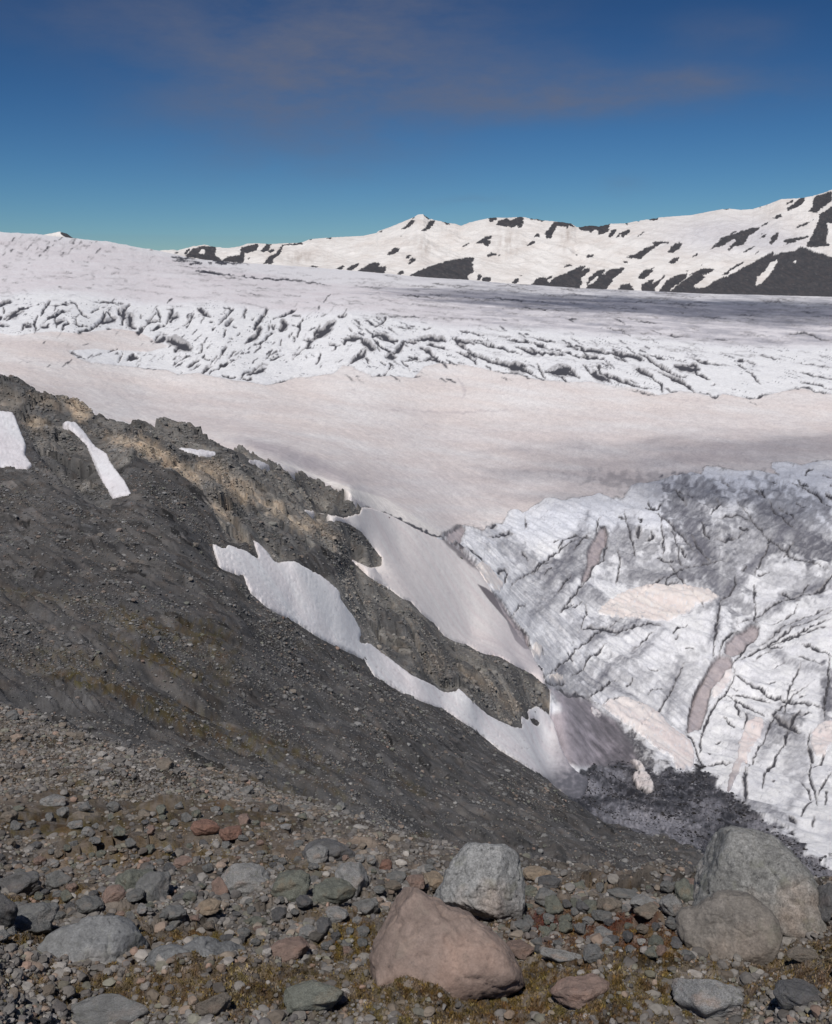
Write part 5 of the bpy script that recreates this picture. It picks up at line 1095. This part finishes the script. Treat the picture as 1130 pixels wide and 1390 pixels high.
for ln in ROCKS.strip().split('\n'):
    h, lab = ln.split('|'); t = h.split()
    put_rock('rock', float(t[0]), float(t[1]), float(t[2]), float(t[3]), t[4], lab, 'rock')
# loose stones of the near rubble, still told apart one by one
CN = {'g': 'grey', 'd': 'dark grey', 'p': 'pinkish', 'b': 'brown', 'l': 'pale', 'm': 'greenish grey'}
random.seed(77)
cnt = 0
HB = [(1035,1210,100,88),(990,1255,75,50),(652,1202,66,58),(600,1280,105,75),(125,1290,80,42),(260,1300,85,25)]
while cnt < 235:
    zone = random.random()
    if zone < .5: u = random.uniform(-10, 590); v = random.uniform(1165, 1300)
    elif zone < .72: u = random.uniform(0, 470); v = random.uniform(1095, 1175)
    else: u = random.uniform(705, 935); v = random.uniform(1204, 1296)
    w_ = random.uniform(8, 15)+max(0, v-1150)*.07*random.random()+(random.random() < .25)*6
    if any((u-p[0])**2+((v-p[1])*1.3)**2 < (p[2]*.8+w_*.45)**2 for p in placed): 
        if random.random() < .93: continue
    if any(((u-a)/c)**2+((v-b_)/d)**2 < 1 for a, b_, c, d in HB): continue
    ck = random.choice('gggggggdddpbbllmmm')
    side = 'left of the sandy wedge boulder' if u < 600 and v > 1165 else 'high on the left rubble slope' if u < 600 else 'between the upright and the huge boulder'
    put_rock('stone', u, v, w_, w_*random.uniform(.55, .85), ck, 'loose %s stone %s' % (CN[ck], side), 'stone', 'loose %s stones %s' % (CN[ck], side))
    cnt += 1
print('individual stones', len(placed))

# all the smaller stones of the hillside: one mass of rubble
def scatter(name, n, level, vr, weightf, size_px, lab, seed, sinkr=.3, maxm=3., ice_=False, pal=None):
    r = np.random.default_rng(seed)
    Uc, Vc = Ug, Vg
    w = weightf(Uc, Vc)
    w = np.where((Uc > -120) & (Uc < 1250) & (Vc < 1420), w, 0)*((S < -.2) if ice_ else hill*(S > .2))
    area = np.ones_like(w)*np.clip(np.gradient(-Vc, axis=0), .05, 3)
    p = (w*area).ravel(); cum = np.cumsum(p); idx = np.searchsorted(cum, r.random(n)*cum[-1]); idx = np.clip(idx, 0, p.size-1)
    ii, jj = idx//NC, idx % NC
    ii = np.clip(ii, 0, NR-2); jj = np.clip(jj, 0, NC-2)
    fu, fv = r.random(n), r.random(n)
    def bl(A): return (A[ii, jj]*(1-fu)+A[ii, jj+1]*fu)*(1-fv)+(A[ii+1, jj]*(1-fu)+A[ii+1, jj+1]*fu)*fv
    px, py, pz = bl(X), bl(Y), bl(ZI if ice_ else ZG)
    s = np.minimum(size_px(r, n, Vc[ii, jj], Uc[ii, jj])*np.hypot(np.hypot(px, py), pz)/F*.5, maxm)
    base = [rock_shape(seed+100+k, level, 7, .1, (1, 1, 1), .1) for k in range(24)]
    tv = np.stack([b_[0] for b_ in base]); tf = base[0][1]; nv = tv.shape[1]
    kk = r.integers(0, 24, n)
    V = tv[kk]*np.stack([s*r.uniform(.8, 1.35, n), s*r.uniform(.7, 1.15, n), s*r.uniform(.5, .85, n)], 1)[:, None, :]
    a = r.uniform(0, 2*PI, n); ca_, sa_ = np.cos(a)[:, None], np.sin(a)[:, None]
    x_ = V[:, :, 0]*ca_-V[:, :, 1]*sa_; y_ = V[:, :, 0]*sa_+V[:, :, 1]*ca_
    V = np.stack([x_+px[:, None], y_+py[:, None], V[:, :, 2]+(pz+s*sinkr)[:, None]], 2).reshape(-1, 3)
    Fc = (tf[None]+(np.arange(n)*nv)[:, None, None]).reshape(-1, 3)
    pw = None if pal is not None else [.23,.19,.14,.13,.06,.11,.09,.03,.02]
    pal = np.array(pal) if pal is not None else np.array([(.15,.15,.15),(.11,.11,.112),(.19,.19,.19),(.085,.085,.09),(.20,.16,.135),(.16,.14,.12),(.14,.145,.125),(.26,.255,.25),(.21,.15,.125)])
    pc = pal[r.choice(len(pal), n, p=pw)]*r.uniform(.6, 1.3, (n, 1))
    gc = (ICOL if ice_ else GCOL)[ii, jj]*(.0 if ice_ else 1); gl = gc.mean(1, keepdims=True)
    dim = np.where(RR[ii, jj] > 52, .95, 1.)[:, None]; rk_ = rock[ii, jj][:, None]
    pc = pc*dim*(1+.06*rub[ii, jj][:, None]*np.array([[1.6, 1, .4]]))+gc*.3
    pc = pc*(1-rk_*.5)+gc*1.25*rk_*.5
    C = np.repeat(pc, nv, 0)
    o = mesh_np(name, V, Fc, MP, C, False, None, True)
    return tag(o, lab, 'stones', kind='stuff')
MP, nt, b = newmat('rubble_stones')
at = nt.nodes.new('ShaderNodeAttribute'); at.attribute_name = 'col'
co = nt.nodes.new('ShaderNodeTexCoord').outputs['Object']
n1 = nz(nt, 9, 6, .7, co)
nt.links.new(scalec(nt, at.outputs['Color'], ramp(nt, n1.outputs[0], .3, .7, .65, 1.35)), b.inputs['Base Color'])
b.inputs['Roughness'].default_value = .92; b.inputs['Specular IOR Level'].default_value = .25
bump(nt, b, n1.outputs[0], .6, .03)
snowm = np.clip(sum(samp(SN[k], U0, V0)*(RR > 120) for k in 'ABCDEK'), 0, 1)
nosnow = 1-.985*sst(.1, .4, snowm)
scatter('near_pebbles', 30000, 2, None, lambda u, v: rub*(RR < 26)*(1-.96*np.clip(samp(MOSS, U0, V0)*1.5, 0, 1))*nosnow, lambda r, n, v, u: np.clip(r.lognormal(1.35, .55, n), 1.6, 15)*(.8+.5*np.clip((v-1100)/200, 0, 1)), 'small stones and pebbles covering the near rubble between the boulders', 900)
scatter('slope_rubble', 42000, 1, None, lambda u, v: rub*(RR > 18)*(1-.55*moss), lambda r, n, v, u: np.clip(r.lognormal(1.0, .6, n), 1.2, 15), 'loose rubble stones strewn over the left part of the near slope', 950)
clus = sst(-.1, .45, fbm(X/14, Y/14, 4, 130))
scatter('scree_stones', 75000, 1, None, lambda u, v: (1-rub)*(RR > 52)*nosnow*(.16+.84*clus)*(1-.5*moss)*(1+.6*(rock > .3))*(1-.5*(Ug > 550)*(Vg > 1000)), lambda r, n, v, u: np.clip(r.lognormal(.35, .55, n), .8, 9), 'angular stones scattered over the grey scree and the rock ridge', 990, .2)

scatter('scree_blocks', 2600, 2, None, lambda u, v: (1-rub)*(RR > 52)*nosnow*(.15+.85*clus)*(1+1.2*(rock > .3)), lambda r, n, v, u: np.clip(r.lognormal(1.4, .42, n), 2.5, 13), 'larger fallen blocks lying on the grey scree and below the rock ridge', 1300, .15)
scatter('debris', 9000, 1, None, lambda u, v: np.clip(debm, 0, 1)*(RR < 600)*sst(-.3, .3, fbm(U0/20, V0/10, 3, 190)), lambda r, n, v, u: np.clip(r.lognormal(.45, .5, n), .8, 5), 'black and grey rock debris lying on the dirty ice at the foot of the glacier', 1200, .25, 3., True, [(.02,.02,.024),(.035,.034,.04),(.06,.058,.065),(.10,.10,.11),(.03,.028,.028),(.2,.2,.22)])

# moss tufts among the near stones
def tufts(n, seed):
    r = np.random.default_rng(seed)
    p = (np.clip(moss, 0, 1)*(RR < 13)*(RR > 3.6)*np.clip(np.gradient(-Vg, axis=0), .05, 3)*(Ug > -100)*(Ug < 1230)).ravel(); cum = np.cumsum(p)
    idx = np.clip(np.searchsorted(cum, r.random(n)*cum[-1]), 0, p.size-1); ii, jj = idx//NC, idx % NC; jj = np.clip(jj, 0, NC-2); ii = np.clip(ii, 0, NR-2)
    fu, fv = r.random(n), r.random(n)
    def bl(A): return (A[ii, jj]*(1-fu)+A[ii, jj+1]*fu)*(1-fv)+(A[ii+1, jj]*(1-fu)+A[ii+1, jj+1]*fu)*fv
    px, py, pz = bl(X), bl(Y), bl(ZG)
    h = r.uniform(.004, .013, n); wd = r.uniform(.004, .010, n); a = r.uniform(0, 2*PI, n); ln = r.normal(0, .5, (n, 2))*h[:, None]
    c, s = np.cos(a)*wd, np.sin(a)*wd
    V = np.stack([np.stack([px-c, py-s, pz-.006], 1), np.stack([px+c, py+s, pz-.006], 1), np.stack([px+ln[:, 0], py+ln[:, 1], pz+h], 1)], 1).reshape(-1, 3)
    Fc = np.arange(3*n).reshape(-1, 3)
    gc = GCOL[ii, jj]*r.uniform(.6, 2.0, (n, 1))*np.where(r.random((n, 1)) < .2, np.array([[1.3, 1.25, .7]]), 1)
    return tag(mesh_np('moss', V, Fc, MP, np.repeat(gc, 3, 0), False, None, True), 'low olive, yellow and reddish moss growing between the foreground boulders', 'moss', kind='stuff')
tufts(120000, 55)

# ================================================================ light, sky, clouds, camera
SUN_AZ, SUN_EL = math.radians(-168), math.radians(57)      # clockwise from the view direction
sdir = np.array([math.sin(SUN_AZ)*math.cos(SUN_EL), math.cos(SUN_AZ)*math.cos(SUN_EL), math.sin(SUN_EL)])
from mathutils import Vector
sl = bpy.data.lights.new('sun', 'SUN'); sl.energy = SUN_E; sl.angle = math.radians(.53); sl.color = (1, .955, .90)
so = bpy.data.objects.new('sun', sl); scene.collection.objects.link(so); so.rotation_euler = Vector(sdir).to_track_quat('Z', 'Y').to_euler()
wd = bpy.data.worlds.new('World'); scene.world = wd; wd.use_nodes = True; nt = wd.node_tree
bg = nt.nodes['Background']; sky = nt.nodes.new('ShaderNodeTexSky'); sky.sky_type = 'NISHITA'; sky.sun_disc = False
sky.sun_elevation = SUN_EL; sky.sun_rotation = SUN_AZ; sky.altitude = 1500; sky.air_density = 1.0; sky.dust_density = .15; sky.ozone_density = 2.2
tc = nt.nodes.new('ShaderNodeTexCoord').outputs['Generated']
def dvec(u, v):
    x = (u-565)/F; y = -(v-695)/F; d = np.array([x, CP+y*SP, -SP+y*CP]); return d/np.linalg.norm(d)
cld = None
for (u, v, ru, rv, st, tilt) in [(330,60,130,90,.55,0),(480,60,120,110,.6,0),(640,30,120,50,.35,0),(720,108,150,26,.55,0),(860,128,190,17,.75,.03),(990,40,60,25,.3,0),(120,20,120,40,.3,0),(640,279,60,5,.12,0),(860,256,26,10,.16,0),(380,150,160,60,.3,0)]:
    d = dvec(u, v); rt = np.array([d[1], -d[0], 0]); rt /= np.linalg.norm(rt); up = np.cross(rt, d)
    def dot(vec):
        n_ = nt.nodes.new('ShaderNodeVectorMath'); n_.operation = 'DOT_PRODUCT'; n_.inputs[1].default_value = vec; nt.links.new(wob, n_.inputs[0]); return n_.outputs['Value']
    if cld is None:
        wn = nz(nt, 7, 4, .6, tc, stretch=((1, 1, 2.2), (0, 0, 0))); wv_ = nt.nodes.new('ShaderNodeVectorMath'); wv_.operation = 'MULTIPLY_ADD'
        nt.links.new(wn.outputs['Color'], wv_.inputs[0]); wv_.inputs[1].default_value = (.07, .07, .05); nt.links.new(tc, wv_.inputs[2]); ws = nt.nodes.new('ShaderNodeVectorMath'); ws.operation = 'SUBTRACT'
        nt.links.new(wv_.outputs[0], ws.inputs[0]); ws.inputs[1].default_value = (.035, .035, .025); wob = ws.outputs[0]
    a_ = math_(nt, 'DIVIDE', math_(nt, 'SUBTRACT', dot(tuple(rt)), float(rt@d)), ru/F); b_ = math_(nt, 'DIVIDE', math_(nt, 'SUBTRACT', dot(tuple(up)), float(up@d)), rv/F)
    r2 = math_(nt, 'ADD', math_(nt, 'MULTIPLY', a_, a_), math_(nt, 'MULTIPLY', b_, b_))
    e = math_(nt, 'MULTIPLY', math_(nt, 'POWER', 2.718, math_(nt, 'MULTIPLY', r2, -.8)), st)
    fr = nt.nodes.new('ShaderNodeVectorMath'); fr.operation = 'DOT_PRODUCT'; fr.inputs[1].default_value = (0, 1, 0); nt.links.new(tc, fr.inputs[0])
    e = math_(nt, 'MULTIPLY', e, math_(nt, 'GREATER_THAN', fr.outputs['Value'], 0))
    cld = e if cld is None else math_(nt, 'ADD', cld, e)
cn = nz(nt, 9, 6, .62, tc, stretch=((1, 1, 3.), (0, 0, 0))); cn2 = nz(nt, 3.2, 3, .5, tc)
cld = math_(nt, 'MULTIPLY', cld, ramp(nt, cn.outputs[0], .3, .72, .2, 1.0))
cld = math_(nt, 'MINIMUM', cld, .8)
# tint: deeper, slightly teal blue as through thin mountain air
hs = nt.nodes.new('ShaderNodeHueSaturation'); hs.inputs['Hue'].default_value = .488; hs.inputs['Saturation'].default_value = 1.0; hs.inputs['Value'].default_value = 1.0
nt.links.new(sky.outputs[0], hs.inputs['Color'])
mn_ = nt.nodes.new('ShaderNodeVectorMath'); mn_.operation = 'MINIMUM'; nt.links.new(hs.outputs[0], mn_.inputs[0]); mn_.inputs[1].default_value = (9, 9, 9)
gm_ = nt.nodes.new('ShaderNodeGamma'); gm_.inputs['Gamma'].default_value = 1.8; nt.links.new(mn_.outputs[0], gm_.inputs[0])
sk = mixc(nt, 'MULTIPLY', 1.0, gm_.outputs[0], SKY_T)
sk = mixc(nt, 'MIX', cld, sk, CLOUD_C)
nt.links.new(sk, bg.inputs['Color']); bg.inputs['Strength'].default_value = SKY_S

# clouds overhead, out of the picture, that shade parts of the ground
MCl, nt, b = newmat('thin_cloud')
out = nt.nodes['Material Output']; nt.nodes.remove(b)
tr = nt.nodes.new('ShaderNodeBsdfTransparent'); tl = nt.nodes.new('ShaderNodeBsdfTranslucent'); tl.inputs[0].default_value = (.9, .9, .92, 1); mx = nt.nodes.new('ShaderNodeMixShader')
co = nt.nodes.new('ShaderNodeTexCoord').outputs['Object']
ln = nt.nodes.new('ShaderNodeVectorMath'); ln.operation = 'LENGTH'; nt.links.new(co, ln.inputs[0])
cn = nz(nt, 2.6, 5, .6, co)
e = math_(nt, 'ADD', ln.outputs['Value'], ramp(nt, cn.outputs[0], .3, .7, -.22, .22))
oi = nt.nodes.new('ShaderNodeObjectInfo')
al = math_(nt, 'MULTIPLY', ramp(nt, e, 1.0, .55), oi.outputs['Alpha'], True)
nt.links.new(al, mx.inputs[0]); nt.links.new(tr.outputs[0], mx.inputs[1]); nt.links.new(tl.outputs[0], mx.inputs[2]); nt.links.new(mx.outputs[0], out.inputs[0])
def cloud(u, v, dist, rx, ry, height, dens, lab):
    a, k = ray(u, v); g = np.array([dist*math.sin(a), dist*math.cos(a), dist*float(k)])
    c = g+sdir*((height-g[2])/sdir[2])
    v_, f_ = unit_ico(4); v_ = v_*(1+.12*noise3(v_, int(dist), 2.))[:, None]; v_[:, 2] = np.where(v_[:, 2] < 0, v_[:, 2]*.35, v_[:, 2])
    o = mesh_np('cloud', v_, f_, MCl, None, True, None, True); o.location = c; o.scale = (rx, ry, min(rx, ry)*.12); o.color = (1, 1, 1, dens)
    tag(o, lab, 'cloud', kind='structure'); print('cloud at', c, 'elev', math.degrees(math.atan2(c[2], math.hypot(c[0], c[1]))), 'az', math.degrees(math.atan2(c[0], c[1])))
for c in CLOUDS: cloud(*c)

cam = bpy.data.cameras.new('camera'); cam.sensor_fit = 'HORIZONTAL'; cam.sensor_width = 36; cam.lens = 36*F/1130; cam.clip_start = .1; cam.clip_end = 60000
cobj = bpy.data.objects.new('camera', cam); scene.collection.objects.link(cobj); cobj.rotation_euler = (PI/2-PITCH, 0, 0); scene.camera = cobj
scene.view_settings.view_transform = 'Standard'; scene.view_settings.look = 'None'; scene.view_settings.exposure = EXPO; scene.view_settings.gamma = 1
scene.render.engine = 'CYCLES'; scene.render.resolution_x = 832; scene.render.resolution_y = 1024
scene.cycles.max_bounces = 5; scene.cycles.diffuse_bounces = 3; scene.cycles.transparent_max_bounces = 8
